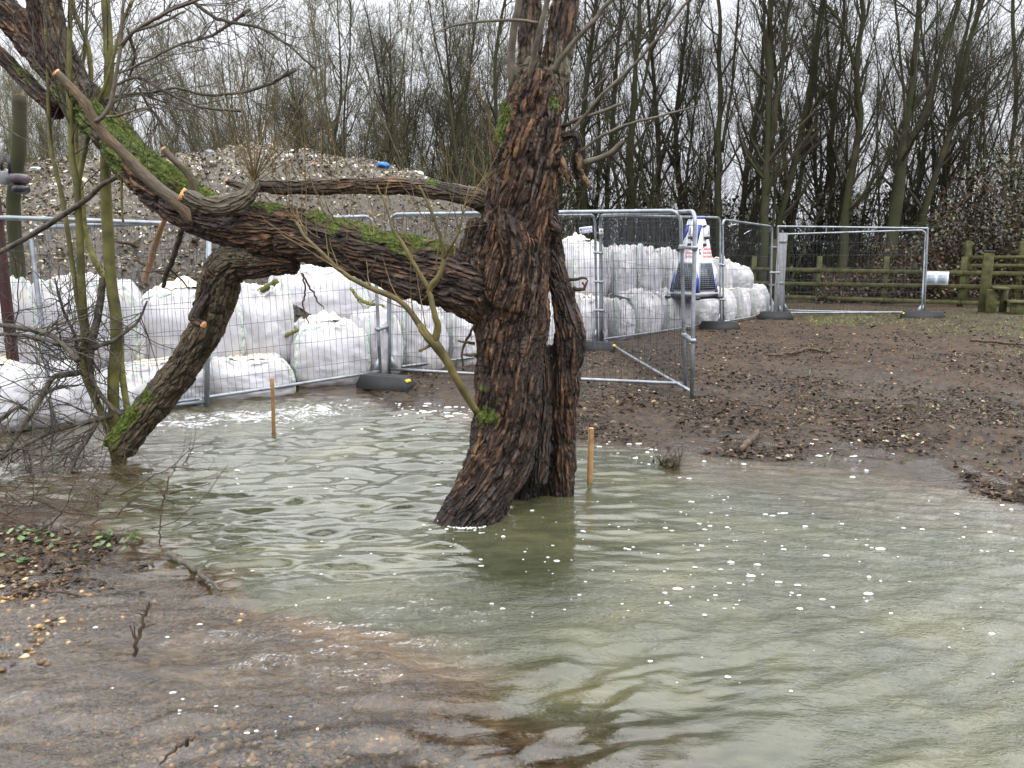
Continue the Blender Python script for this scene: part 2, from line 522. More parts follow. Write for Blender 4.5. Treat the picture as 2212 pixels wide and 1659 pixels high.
def mat_water():
    s = NT('murky_water')
    geo = s.n('ShaderNodeNewGeometry')
    P = geo.outputs['Position']
    rip = s.attr('rough')
    # fine ripples: three stretched layers
    a = s.noise(s.scale(P, (9, 26, 1)), 1, 3, .55, .6)
    b_ = s.noise(s.scale(P, (16, 40, 1), (3, 1, 0), .45), 1, 3, .6, 1.0)
    c_ = s.noise(s.scale(P, (30, 34, 1), (7, 5, 0)), 1, 4, .6, 1.4)
    h = s.math('ADD', s.math('MULTIPLY', a, .45), s.math('MULTIPLY', b_, .30))
    h = s.math('ADD', h, s.math('MULTIPLY', s.math('MULTIPLY', c_, rip), .9))
    nb = s.bump(s.math('MULTIPLY', h, s.math('ADD', .12, rip)), 1.0, .010)
    # body colour: silt carried by the flood, browner in the shallows
    silt = s.noise(s.scale(P, (.9, 1.6, 1)), 1, 5, .6, 1.5)
    st = s.noise(s.scale(P, (5.5, 17, 1), (2, 3, 0), -.35), 1, 7, .68, 1.2)
    deep = s.ramp(silt, (.3, lin(48, 51, 36)), (.5, lin(62, 64, 46)), (.7, lin(83, 81, 57)))
    deep = s.mix(s.math('MULTIPLY', s.ramp(st, (.42, (0, 0, 0, 1)), (.68, (1, 1, 1, 1))), .28), deep, lin(84, 82, 66))
    shal = s.ramp(st, (.3, lin(48, 36, 23)), (.5, lin(76, 60, 41)), (.70, lin(108, 91, 67)))
    col = s.mix(s.attr('brown'), deep, shal)
    dif = s.n('ShaderNodeBsdfDiffuse'); s.l(col, dif.inputs[0])
    tr = s.n('ShaderNodeBsdfTransparent'); tr.inputs[0].default_value = (.80, .76, .66, 1)
    body = s.n('ShaderNodeMixShader')
    mk_ = s.math('ADD', s.attr('murk'), s.math('MULTIPLY', s.math('SUBTRACT', st, .5), .9))
    s.l(s.math('MULTIPLY', mk_, 1.0), body.inputs[0]); s.l(tr.outputs[0], body.inputs[1]); s.l(dif.outputs[0], body.inputs[2])
    gl = s.n('ShaderNodeBsdfGlossy'); gl.inputs['Roughness'].default_value = .015; s.l(nb, gl.inputs['Normal'])
    gl.inputs[0].default_value = (1, 1, 1, 1)
    fr = s.n('ShaderNodeFresnel'); fr.inputs[0].default_value = 1.6; s.l(nb, fr.inputs['Normal'])
    m1 = s.n('ShaderNodeMixShader'); s.l(fr.outputs[0], m1.inputs[0]); s.l(body.outputs[0], m1.inputs[1]); s.l(gl.outputs[0], m1.inputs[2])
    # froth
    fo = s.attr('froth')
    fn = s.noise(s.scale(P, (7, 20, 1)), 1, 8, .72, 1.2)
    ff = s.ramp(s.math('ADD', fn, s.math('MULTIPLY', fo, .25)), (.80, (0, 0, 0, 1)), (.92, (.9, .9, .9, 1)))
    fd = s.n('ShaderNodeBsdfDiffuse'); fd.inputs[0].default_value = lin(226, 228, 232)
    m2 = s.n('ShaderNodeMixShader'); s.l(s.math('MULTIPLY', ff, s.math('GREATER_THAN', fo, .02)), m2.inputs[0]); s.l(m1.outputs[0], m2.inputs[1]); s.l(fd.outputs[0], m2.inputs[2])
    s.l(m2.outputs[0], s.out.inputs[0])
    return s.m

def mat_foam():
    s = NT('foam_white')
    d = s.n('ShaderNodeBsdfDiffuse'); d.inputs[0].default_value = lin(226, 228, 228)
    t = s.n('ShaderNodeBsdfTransparent'); m = s.n('ShaderNodeMixShader')
    n = s.noise(s.obj(), 90, 3, .6)
    s.l(s.ramp(n, (.32, (.25, .25, .25, 1)), (.6, (.95, .95, .95, 1))), m.inputs[0]); s.l(t.outputs[0], m.inputs[1]); s.l(d.outputs[0], m.inputs[2])
    s.l(m.outputs[0], s.out.inputs[0]); return s.m

M = dict(
    bark=mat_bark(), bag=mat_bag(), ground=mat_ground(), water=mat_water(), steel=mat_steel(),
    twig=mat_twig('brown_twig_bark', (40, 32, 27), (88, 72, 57), 14),
    green_twig=mat_twig('green_twig_bark', (66, 66, 34), (120, 118, 62), 12),
    green_stem=mat_twig('green_stem_bark', (54, 54, 28), (104, 100, 54), 6, .65),
    grey_twig=mat_twig('grey_twig_bark', (36, 33, 28), (90, 84, 73), 18),
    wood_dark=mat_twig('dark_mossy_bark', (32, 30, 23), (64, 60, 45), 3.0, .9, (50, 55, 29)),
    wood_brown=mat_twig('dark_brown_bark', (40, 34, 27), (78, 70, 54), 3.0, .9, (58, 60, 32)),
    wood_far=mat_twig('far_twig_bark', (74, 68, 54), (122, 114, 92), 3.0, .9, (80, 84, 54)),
    crown_dark=mat_twig('dark_twig_bark', (40, 35, 29), (72, 65, 53), 1.2, .9, (50, 54, 31)),
    cut=mat_twig('fresh_cut_wood', (170, 116, 76), (212, 162, 116), 60, .7),
    cutdark=mat_twig('weathered_cut_wood', (88, 54, 34), (130, 86, 54), 30, .7),
    stake=mat_twig('sawn_stake_wood', (112, 84, 54), (156, 122, 82), 12, .7),
    rail=mat_twig('green_stained_rail', (42, 43, 24), (80, 80, 46), 7, .85),
    wirem=mat_plain('wire_steel', (58, 63, 70), .5, .4),
    black=mat_plain('black_rubber', (20, 22, 25), .65, 0, .2, 12),
    darkpl=mat_plain('dark_plastic', (24, 26, 34), .35),
    bits=mat_col('shredded_waste', .6), litter=mat_col('leaf_litter', .75), leaf=mat_col('leaf_surface', .38, 6, .25, .6),
    foam=mat_foam(),
    strap=mat_twig('strap_webbing', (120, 150, 140), (214, 216, 206), 26, .7),
    cream=mat_twig('cream_liner_cloth', (196, 184, 160), (228, 222, 210), 4, .6),
    white=mat_plain('white_panel', (224, 226, 234), .35, 0, .03),
    blue=mat_plain('blue_panel', (28, 52, 140), .35, 0, .05),
    red=mat_plain('red_lettering', (196, 52, 48), .5, 0, .05),
    navy=mat_plain('navy_emblem', (24, 48, 104), .5, 0, .05),
    solar=mat_plain('solar_cell', (26, 32, 44), .2, 0, .1),
    grid=mat_plain('cell_grid_line', (150, 156, 166), .4),
    sheet=mat_plain('grey_board', (128, 130, 132), .7, 0, .12, 5),
    rust=mat_plain('rust_red_steel', (58, 24, 20), .7, 0, .25, 8),
    yellow=mat_plain('yellow_reflector', (214, 180, 60), .4),
    bluebag=mat_plain('blue_plastic', (28, 106, 186), .3, 0, .1),
    berry=mat_plain('berry_skin', (86, 22, 30), .35, 0, .15, 40),
    mauve=mat_plain('mauve_housing', (70, 60, 68), .5, 0, .1),
)
# ================================================================== GROUND
# height control points: (u, v in the photograph, height); interpolated over the ground
_cp = [(1100,1250,-.32),(1500,1300,-.34),(1900,1300,-.32),(700,1050,-.26),(900,1000,-.26),(1400,1100,-.28),(1700,1500,-.30),(2150,1500,-.3),
 (500,1060,-.24),(1330,1010,-.2),(2200,1250,-.24),(1400,1620,-.10),(1100,1620,-.05),(900,1520,-.05),(1000,1400,-.14),(1200,1480,-.12),(800,1300,-.12),(1300,1400,-.24),
 (100,1250,-.012),(200,1350,-.02),(300,1450,-.03),(500,1400,-.045),(100,1600,-.035),(600,1600,-.04),(400,1262,-.02),(700,1450,-.06),(480,1315,-.03),(600,1280,-.16),(450,1200,-.16),(380,1140,-.16),(800,1325,-.14),(900,1350,-.15),(700,1200,-.24),(330,1180,-.06),
 (60,1185,.012),(200,1180,.004),(300,1215,-.008),(0,1010,-.08),(150,1060,-.08),(300,1110,-.12),(0,1120,.0),
 (200,925,-.1),(500,885,-.1),(740,850,-.04),(900,868,-.004),(700,900,-.18),(900,920,-.16),(1000,905,-.06),(850,840,.035),(960,835,.05),(1020,870,.02),(1120,840,.06),(1130,900,.02),
 (1260,925,0),(1400,940,0),(1500,955,-.004),(1600,968,.002),(1750,978,0),(1900,988,0),(2050,1012,0),(2100,1000,.018),(2160,1020,.018),(2200,1030,.018),(2212,1060,0),(2350,1110,0),(1800,1060,-.10),(2100,1110,-.10),(1500,1020,-.08),
 (1400,895,.05),(1300,880,.05),(1700,905,.07),(2100,955,.07),(2300,1000,.06),(1600,760,.10),(2000,760,.12),(1400,800,.07),(2212,800,.12),(1560,712,.10),(1668,690,.10),(2000,686,.13),(1290,755,.06),(2180,690,.16),
 (1400,700,.08),(600,800,.0),(300,850,-.05)]
_cpw = np.array([list(G(u, v, 0.0)[:2]) + [z] for u, v, z in _cp])
_far = np.array([(-14, 8, .0), (-12, 14, .05), (-5, 14, .1), (0, 16, .1), (14, 14, .15), (14, 22, .2), (5, 24, .15), (-8, 24, .1), (20, 30, .2), (0, 35, .2), (-20, 30, .1), (-6, -2, -.1), (6, -2, -.3), (0, 0.2, -.12), (-2.2, 1.2, -.05), (9, 3, -.15), (9, 6, .06), (-8, 4, -.05), (30, 10, .2), (-30, 5, .1), (0, 80, .2), (60, 60, .2), (-60, 60, .2), (0, -60, 0)], float)
_cpw = np.vstack([_cpw, _far])

def ground_z(x, y, detail=True):
    x = np.asarray(x, float); y = np.asarray(y, float); sh = x.shape
    q = np.stack([x.ravel(), y.ravel()], -1); z = np.empty(len(q))
    for s0 in range(0, len(q), 40000):
        b = q[s0:s0 + 40000]
        d2 = ((b[:, None, :] - _cpw[None, :, :2]) ** 2).sum(-1) + 1e-3
        w = d2 ** -1.9
        z[s0:s0 + 40000] = (w * _cpw[None, :, 2]).sum(1) / w.sum(1)
    if detail:
        p = np.concatenate([q, np.zeros((len(q), 1))], 1)
        near = np.exp(-np.maximum(q[:, 1] - 24, 0) / 20)
        mud = sstep(-.05, .06, z)
        z = z + (fbm(p * 1.1, 4) * (.022 + .03 * mud) + (fbm(p * 6.5 + 5, 4, .6)) * (.010 + .040 * mud)) * near
        z = z + near * mud * .022 * np.abs(fbm(p * 17 + 9, 3, .6))
    return z.reshape(sh)

def gz(x, y): return float(ground_z(np.array([x]), np.array([y]), True)[0])

def axis(a, b, step, lo, hi, n):
    inner = np.arange(a, b, step)
    g1 = a - (np.geomspace(1, 1 + (a - lo), n)[1:][::-1] - 1)
    g2 = inner[-1] + (np.geomspace(1, 1 + (hi - inner[-1]), n)[1:] - 1)
    return np.concatenate([g1, inner, g2])

def build_ground():
    xs = axis(-6.5, 9.5, .04, -220, 220, 34); ys = np.concatenate([axis(1.2, 16, .04, -60, 16.1, 12)[:-11], 16 + (np.geomspace(1, 285, 60) - 1)])
    ys = np.unique(np.round(ys, 4))
    X, Y = np.meshgrid(xs, ys, indexing='ij')
    Z = ground_z(X, Y)
    nx, ny = len(xs), len(ys)
    i = (np.arange(nx - 1)[:, None] * ny + np.arange(ny - 1)[None, :]).ravel()
    Q = np.stack([i, i + ny, i + ny + 1, i + 1], 1)
    x, y, z = X.ravel(), Y.ravel(), Z.ravel()
    p = np.stack([x, y, 0 * x], 1)
    # grass along the fence foot and at the lower right edge, gravel and leaf litter under the shallow flow at lower left
    gr = np.exp(-((y - 16.6) / 1.3) ** 2) * sstep(5, 6.5, x) * .5 + np.exp(-((x - 10) / 1.5) ** 2 - ((y - 12) / 4) ** 2) * .7 + sstep(17, 19, y) * .35 * (fbm(p * .8, 3) > -.1)
    gv = sstep(1.2, -.6, x + (y - 2.2) * .6) * sstep(4.6, 3.6, y)
    wet = sstep(.09, .0, z)
    mk('ground', np.stack([x, y, z], 1), Q, M['ground'], attrs=dict(grassy=np.clip(gr, 0, 1), gravel=np.clip(gv, 0, 1), wet=wet))['kind'] = 'structure'

# ================================================================== WATER
def water_h(x, y):
    p = np.stack([x, y, 0 * x], -1)
    def lay(rot, fx, fy, off, o=3, g=.5):
        c, s = math.cos(rot), math.sin(rot)
        a = (c * x + s * y); b = (-s * x + c * y)
        w = fbm(np.stack([a * .9, b * .9, 0 * a + off], -1), 2) * .5
        return fbm(np.stack([(a + w * .3) * fx, (b + w * .25) * fy, 0 * a + off], -1), o, g)
    left = sstep(.6, -.8, x)
    low = sstep(3.9, 2.9, y)
    # calm wind ripples lying across the view, swirling flow in the near right
    h = lay(.04, 2.4, 6.0, 3.1, 2, .4) * .013 * (left * .9 + .30) + lay(.10, 4.6, 13.5, 13.1, 2, .35) * .025 * (left * .75 + .25)
    h = h + lay(-.10, 4.5, 15.0, 8.3, 2, .4) * .009
    h = h + (lay(.5, 2.0, 6.0, 5.7, 2, .45) * .026 + lay(.35, 4.0, 12.0, 15.7, 2, .5) * .012) * low * (1 - .4 * left)
    h = h + lay(.95, 2.0, 6.0, 6.7, 2, .45) * .022 * np.exp(-((x - .4) / .8) ** 2 - ((y - 2.5) / .7) ** 2)
    h = h + lay(-.30, 4.2, 13.0, 1.7, 3, .5) * .013 * sstep(.8, 2.2, x)
    h = h + lay(.2, 6.0, 20.0, 21.7, 2, .5) * .0045 * sstep(4.6, 3.6, y) * (.3 + .7 * sstep(-.6, .6, x))
    sw = np.exp(-((x + .1 + (y - 3.2) * -1.2) / 1.0) ** 2 - ((y - 3.15) / .45) ** 2)      # the riffle between pool and shallows
    h = h + fbm(p * np.array([5, 12, 1]), 4, .6) * .016 * sw
    fall = np.exp(-((y - 7.35 - .45 * (x + 2.2)) / .55) ** 2) * sstep(-4.2, -3.0, x) * sstep(-1.0, -1.8, x)
    h = h + np.abs(fbm(p * np.array([4, 9, 1]) + 3, 4, .6)) * .07 * fall
    calm = np.exp(-((x - .18) / .42) ** 2 - ((y - 3.75) / .5) ** 2)                      # lee of the trunk
    return h * (1 - .85 * calm), sw, fall, calm

def build_water():
    xs = np.concatenate([-6.2 - (np.geomspace(1, 14, 20)[1:][::-1] - 1), np.arange(-6.2, 6.8, .022), 6.8 + (np.geomspace(1, 14, 20)[1:] - 1)])
    ys = np.concatenate([[-12, -6, -3, -1, 0, .6, 1.0], np.arange(1.3, 5.2, .014), np.arange(5.2, 10.0, .024), [10.3, 11, 12, 14]])
    X, Y = np.meshgrid(xs, ys, indexing='ij'); x, y = X.ravel(), Y.ravel()
    h, sw, fall, calm = water_h(x, y)
    gzv = ground_z(x, y, False)
    depth = np.maximum(-gzv, 0)
    nx, ny = len(xs), len(ys)
    i = (np.arange(nx - 1)[:, None] * ny + np.arange(ny - 1)[None, :]).ravel()
    Q = np.stack([i, i + ny, i + ny + 1, i + 1], 1)
    keep = gzv[Q].min(1) < .12
    Q = Q[keep]
    amp = sstep(.0, .05, depth) * .85 + .15
    p = np.stack([x, y, 0 * x], -1)
    xb = np.interp(y, [1.2, 2.15, 2.42, 2.71, 2.96, 3.12, 3.29, 3.83, 4.4, 5.5], [-.7, -.45, -.30, -.15, -.38, -.85, -1.3, -2.0, -2.6, -4.5])
    shallow_l = sstep(.22, -.22, x - xb + .25 * fbm(p * 1.7, 3))
    murk = 1 - np.exp(-np.maximum(depth + .012, 0) * 15)
    murk = np.clip(murk, .10, 1) * (1 - .38 * shallow_l * sstep(.10, .03, depth))
    murk = np.clip(murk - .40 * np.exp(-((x + .62) / .6) ** 2 - ((y - 2.25) / .28) ** 2) - .22 * np.exp(-((x - .15) / .5) ** 2 - ((y - 2.2) / .25) ** 2), .05, 1)
    brown = np.clip(shallow_l + sstep(.14, .02, depth) * .9, 0, 1)
    rough = np.clip(.25 + 1.2 * sw + 1.5 * fall + .7 * shallow_l + .65 * sstep(.5, 1.6, x) - .3 * calm, 0, 1.6)
    froth = np.clip(1.05 * fall + .45 * np.exp(-((x + 1.0 + .55 * (y - 7.6)) / .7) ** 2 - ((y - 8.1) / .30) ** 2)
                    + .40 * np.exp(-((y - 6.9) / .5) ** 2) * sstep(-4, -2.5, x) * sstep(-.4, -1.0, x)
                    + .36 * np.exp(-((y - 6.3) / .45) ** 2) * sstep(1.2, 2.2, x) + .30 * sw, 0, 1.2)
    # froth collar where the current meets the left foot of the willow
    mk('water', np.stack([x, y, h * amp], 1), Q, M['water'], attrs=dict(murk=murk, brown=brown, rough=rough, froth=froth))['kind'] = 'structure'

# ================================================================== FOAM FLECKS
def build_foam():
    g = np.random.default_rng(21)
    pts = []
    def region(u0, u1, v0, v1, n, s0, s1):
        for _ in range(n):
            q = G(g.uniform(u0, u1), g.uniform(v0, v1), 0)
            pts.append((q[0], q[1], g.uniform(s0, s1) * (g.random() ** 1.8 + .35)))
    region(960, 1260, 1100, 1330, 55, .004, .015)
    region(1230, 1600, 1040, 1330, 80, .004, .014)
    region(1500, 2212, 1050, 1300, 130, .004, .014)
    region(1300, 2212, 1300, 1600, 50, .004, .010)
    region(1350, 2000, 945, 1040, 90, .006, .022)
    region(1250, 1420, 940, 1010, 26, .006, .02)
    region(850, 1020, 872, 905, 80, .008, .03)
    region(300, 1000, 900, 1120, 90, .005, .016)
    region(500, 1000, 1120, 1340, 30, .004, .012)
    region(200, 900, 1350, 1600, 40, .003, .007)
    mb = MB(); n = 10
    P = np.array(pts)
    dn = fbm(np.stack([P[:, 0] * .9, P[:, 1] * 2.6, 0 * P[:, 0]], 1) + 4, 3); P = P[dn > -.10 + .25 * (g.random(len(P)) - .5)]
    P[:, 2] *= .85
    hh, *_ = water_h(P[:, 0], P[:, 1])
    for (x, y, s), h in zip(P, hh):
        th = np.arange(n) * 2 * math.pi / n
        rr = s * (1 + .35 * g.normal(0, .5, n)); rr = (rr + np.roll(rr, 1)) / 2
        a = g.uniform(1.0, 2.0)
        V = np.stack([x + rr * np.cos(th) * a, y + rr * np.sin(th), np.full(n, h + .0015)], 1)
        V2 = V.copy(); V2[:, :2] = (V[:, :2] - [x, y]) * .7 + [x, y]; V2[:, 2] += s * .28
        c = np.array([[x, y, h + .0015 + s * .32]])
        k = np.arange(n); k2 = (k + 1) % n
        mb.add(np.vstack([V, V2, c]), np.stack([k, k2, n + k2, n + k], 1), np.stack([n + k, n + k2, 0 * k + 2 * n], 1))
    # collar of froth round the foot of the willow and the stakes
    for t in np.linspace(-.25, 1.1, 150):
        u = 1014 - 68 * math.cos(math.pi * t * .92); v = 1119 + 23 * math.sin(math.pi * np.clip(t, 0, 1)) - 30 * max(0, t - .7)
        q = G(u + g.normal(0, 1.2), v + g.normal(0, 1.0), 0); s = g.uniform(.003, .007)
        th = np.arange(8) * math.pi / 4
        V = np.stack([q[0] + s * 1.3 * np.cos(th), q[1] + s * np.sin(th), np.full(8, .001)], 1)
        k = np.arange(8); k2 = (k + 1) % 8
        mb.add(np.vstack([V, [[q[0], q[1], .006 + s * .5]]]), None, np.stack([k, k2, 0 * k + 8], 1))
    tag(mb.build('foam', M['foam']), 'white foam flecks and bubbles drifting on the flood water', 'foam', kind='stuff')

# ================================================================== RUBBISH HEAP
LINE = np.array([(-9.0, 4.6), (-5.9, 6.1), (-3.96, 7.2), (-1.61, 9.9), (1.31, 12.3), (3.83, 14.6), (5.2, 17.2)])   # the line of bags

def heap_h(x, y):
    """height of the shredded waste behind the bags"""
    # ridge seen in the photograph: (u, v) of the skyline at a given distance
    prof = [(-600, 430), (0, 372), (330, 350), (480, 337), (560, 328), (700, 337), (800, 350), (900, 378), (960, 402), (1060, 450), (1230, 532), (1330, 566), (1400, 600)]
    YR = 14.2
    px_ = np.array([(W(u, v, YR)[0], W(u, v, YR)[2]) for u, v in prof])
    top = np.interp(x * YR / np.maximum(YR - .0 * y, 1), px_[:, 0], px_[:, 1])
    yl = np.interp(x, LINE[:, 0], LINE[:, 1])
    d = (y - yl - .6)
    L = np.maximum(YR - yl - .6, 1.8)
    f = sstep(-.15, 1.0, d / L)
    back = sstep(6.5, 0, y - YR)
    return top, f * back

def build_heap():
    xs = np.arange(-16, 4.6, .10); ys = np.arange(5, 21, .10)
    X, Y = np.meshgrid(xs, ys, indexing='ij'); x, y = X.ravel(), Y.ravel()
    top, f = heap_h(x, y)
    p = np.stack([x, y, 0 * x], -1)
    z = -.1 + (top + .1) * f ** .8
    z = z + (fbm(p * .7, 3) * .16 + fbm(p * 3.1, 4, .6) * .12 + fbm(p * 9, 3) * .04) * np.clip(f * 4, 0, 1)
    nx, ny = len(xs), len(ys)
    i = (np.arange(nx - 1)[:, None] * ny + np.arange(ny - 1)[None, :]).ravel()
    Q = np.stack([i, i + ny, i + ny + 1, i + 1], 1)
    Q = Q[(z[Q].max(1) > -.05)]
    used, inv = np.unique(Q, return_inverse=True)
    V = np.stack([x, y, z], 1)[used]; Q = inv.reshape(-1, 4)
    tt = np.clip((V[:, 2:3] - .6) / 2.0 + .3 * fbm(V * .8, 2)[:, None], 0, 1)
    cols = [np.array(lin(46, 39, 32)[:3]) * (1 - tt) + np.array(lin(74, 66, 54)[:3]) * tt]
    # shreds
    g = np.random.default_rng(5)
    n = 200000
    ti = g.integers(0, len(Q), n); a = g.random((n, 2))
    q = V[Q[ti]]
    P = (q[:, 0] * ((1 - a[:, :1]) * (1 - a[:, 1:])) + q[:, 1] * (a[:, :1] * (1 - a[:, 1:])) + q[:, 2] * a + q[:, 3] * ((1 - a[:, :1]) * a[:, 1:])) if False else \
        (q[:, 0] * (1 - a[:, :1]) * (1 - a[:, 1:]) + q[:, 1] * a[:, :1] * (1 - a[:, 1:]) + q[:, 2] * a[:, :1] * a[:, 1:] + q[:, 3] * (1 - a[:, :1]) * a[:, 1:])
    P[:, 2] += g.random(n) * .035
    ok = P[:, 1] < 15.6
    P = P[ok]; n = len(P)
    sz = .012 + .034 * g.random(n) ** 3.2
    sz[g.random(n) < .006] *= 2.4
    pal = np.array([lin(*c)[:3] for c in [(50, 42, 34), (72, 60, 48), (94, 80, 62), (118, 104, 80), (146, 132, 104), (178, 166, 136), (210, 202, 180), (232, 232, 230), (150, 152, 156), (60, 74, 104), (70, 110, 150), (90, 140, 110), (170, 70, 52), (204, 160, 60)]])
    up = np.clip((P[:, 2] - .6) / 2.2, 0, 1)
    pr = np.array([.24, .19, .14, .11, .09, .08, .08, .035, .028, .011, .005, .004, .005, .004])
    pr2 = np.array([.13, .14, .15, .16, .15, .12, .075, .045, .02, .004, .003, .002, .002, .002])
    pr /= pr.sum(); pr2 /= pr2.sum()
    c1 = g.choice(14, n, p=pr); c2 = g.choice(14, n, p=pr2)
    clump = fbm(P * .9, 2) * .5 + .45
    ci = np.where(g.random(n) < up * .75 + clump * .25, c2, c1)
    SV, SQ = splat(P, sz, g, .35, (.5, 2.6))
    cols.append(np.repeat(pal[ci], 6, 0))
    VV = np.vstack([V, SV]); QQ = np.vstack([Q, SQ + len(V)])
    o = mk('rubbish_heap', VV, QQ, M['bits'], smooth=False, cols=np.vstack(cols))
    tag(o, 'tall heap of shredded mixed waste in brown and pale scraps behind the white bags', 'rubbish heap', kind='stuff')
    return V, Q

def heap_at(u, v, Ys=(9.5, 15)):
    """where a sight line meets the heap"""
    for Y in np.arange(Ys[0], Ys[1], .04):
        w = W(u, v, Y)
        top, f = heap_h(np.array([w[0]]), np.array([w[1]]))
        if w[2] <= -.1 + (top[0] + .1) * f[0] ** .8: return w
    return W(u, v, 14.0)

# ================================================================== LITTER AND TWIGS ON THE MUD
def build_litter():
    g = np.random.default_rng(9)
    n = 62000
    # density follows the picture: more per square metre close to the camera
    u = g.uniform(1180, 2450, n); v = 676 + (1075 - 676) * g.random(n) ** .9
    t = np.array([G(a, b, .04) for a, b in zip(u, v)])
    extra = np.stack([g.uniform(-2.6, 1.2, 5500), g.uniform(8.2, 11.5, 5500), np.zeros(5500)], 1)
    lf = np.array([G(a, b, .0) for a, b in zip(g.uniform(-100, 340, 2600), g.uniform(1140, 1300, 2600))])
    extra = np.vstack([extra, lf])
    t = np.vstack([t, extra])
    z = ground_z(t[:, 0], t[:, 1])
    ok = (z > np.where(t[:, 1] < 5, -.03, .004)) & ~((t[:, 0] < 1.2) & (t[:, 1] > np.interp(t[:, 0], LINE[:, 0], LINE[:, 1]) - .1))
    P = np.stack([t[ok, 0], t[ok, 1], z[ok] + .006], 1); n = len(P)
    clump = fbm(P * np.array([1.6, 1.6, 0]) + 3, 3)
    keep = g.random(n) < np.clip(.55 + clump * 1.6, .08, 1)
    P = P[keep]; n = len(P)
    pal = np.array([lin(*c)[:3] for c in [(30, 24, 19), (44, 34, 27), (60, 48, 37), (80, 64, 48), (106, 86, 64), (140, 120, 92), (180, 164, 136)]])
    ci = g.choice(7, n, p=[.27, .25, .2, .14, .08, .045, .015])
    SV, SQ = splat(P, .014 + .028 * g.random(n) ** 2.4, g, .6, (.5, 1.9))
    tag(mk('leaf_litter', SV, SQ, M['litter'], smooth=False, cols=np.repeat(pal[ci], 6, 0)), 'brown leaf scraps and wood chips strewn over the trampled mud', 'leaf litter', kind='stuff')
    # thin broken twigs
    m = 4200
    idx = g.integers(0, n, m); Q0 = P[idx]
    L = .06 + .22 * g.random(m) ** 2; an = g.uniform(0, math.pi * 2, m); an = np.where(g.random(m) < .6, g.normal(0, .5, m), an)
    Kk = 4; path = np.empty((m, Kk, 3)); path[:, 0] = Q0
    d = np.stack([np.cos(an), np.sin(an) * .8, g.normal(0, .12, m)], 1)
    for k in range(1, Kk):
        path[:, k] = path[:, k - 1] + d * (L / (Kk - 1))[:, None]; d = d + g.normal(0, .25, (m, 3)) * [1, 1, .3]
    zz = ground_z(path[..., 0].ravel(), path[..., 1].ravel()).reshape(m, Kk)
    path[..., 2] = zz + .006 + np.abs(g.normal(0, .006, (m, Kk)))
    rad = (.0016 + .003 * g.random(m) ** 3)[:, None] * np.linspace(1, .6, Kk)[None]
    V, Qd, _ = tubes(path, rad, 4)
    tag(mk('twig_litter', V, Qd, M['twig']), 'thin broken twigs scattered over the trampled mud', 'twig litter', kind='stuff')
    # grass blades and small green plants
    pts = []
    for (u0, u1, v0, v1, c) in [(1740, 1930, 684, 706, 900), (1930, 2230, 690, 730, 800), (2120, 2300, 700, 780, 500), (1700, 2212, 700, 1000, 260)]:
        for _ in range(c): pts.append(G(g.uniform(u0, u1), g.uniform(v0, v1), .08))
    P = np.array(pts); P[:, 2] = ground_z(P[:, 0], P[:, 1]); m = len(P)
    clump = fbm(P * np.array([2.2, 2.2, 0]) + 8, 3); P = P[(clump > -.12)]; m = len(P)
    path = np.empty((m, 3, 3)); path[:, 0] = P
    d = nrm(g.normal(0, .5, (m, 3)) + [0, 0, .8]); L = g.uniform(.02, .07, m)[:, None]
    path[:, 1] = P + d * L * .5; path[:, 2] = path[:, 1] + (d + g.normal(0, .4, (m, 3)) * [1, 1, .2]) * L * .5
    V, Qd, _ = tubes(path, np.tile([[.0035, .003, .001]], (m, 1)), 3)
    gc = np.array([lin(*c)[:3] for c in [(84, 104, 40), (120, 140, 60), (150, 158, 90), (60, 76, 30)]])
    tag(mk('grass', V, Qd, M['leaf'], cols=np.repeat(gc[g.integers(0, 4, m)], 9, 0)), 'short sparse green grass on the mud by the far fence', 'grass', kind='stuff')

def build_gravel():
    g = np.random.default_rng(15); n = 30000
    u = g.uniform(-150, 1500, n); v = g.uniform(1230, 1680, n)
    P = np.array([G(a, b, -.03) for a, b in zip(u, v)])
    z = ground_z(P[:, 0], P[:, 1]); P[:, 2] = z + .002
    cl = fbm(P * np.array([2.4, 2.4, 0]) + 3, 3)
    keep = (z > -.13) & (z < .02) & (g.random(n) < np.clip(.04 + cl * 1.1 + .8 * np.exp(-((P[:, 0] + .75) / .45) ** 2 - ((P[:, 1] - 2.3) / .3) ** 2) + .15 * np.exp(-((P[:, 0] + 1.6) / .35) ** 2 - ((P[:, 1] - 3.15) / .22) ** 2), .01, 1))
    P = P[keep]; n = len(P); s = (.005 + .015 * g.random(n) ** 3)[:, None]; P[:, 2] += s[:, 0] * .5
    V0 = np.array([(1, 0, 0), (.3, .9, 0), (-.8, .6, 0), (-.9, -.5, 0), (.2, -1, 0), (.1, .1, .55), (0, 0, -.4)], float)
    a = g.uniform(0, 6.28, n); c, si = np.cos(a), np.sin(a)
    V = V0[None] * (1 + g.normal(0, .15, (n, 7, 1))); V = np.stack([V[..., 0] * c[:, None] - V[..., 1] * si[:, None], V[..., 0] * si[:, None] + V[..., 1] * c[:, None], V[..., 2]], -1) * s[:, :, None] + P[:, None]
    k = np.arange(n)[:, None, None] * 7
    T_ = (k + np.array([(i, (i + 1) % 5, 5) for i in range(5)] + [((i + 1) % 5, i, 6) for i in range(5)])[None]).reshape(-1, 3)
    pal = np.array([lin(*c_)[:3] for c_ in [(72, 56, 40), (104, 82, 58), (142, 110, 72), (184, 148, 102), (214, 188, 146), (60, 50, 42), (120, 116, 108)]])
    ci = g.choice(7, n, p=[.22, .22, .2, .13, .06, .12, .05])
    tag(mk('gravel', V.reshape(-1, 3), T_, M['litter'], smooth=False, cols=np.repeat(pal[ci], 7, 0)), 'tan pebbles and leaf scraps on the bed of the shallow flow', 'gravel', kind='stuff')

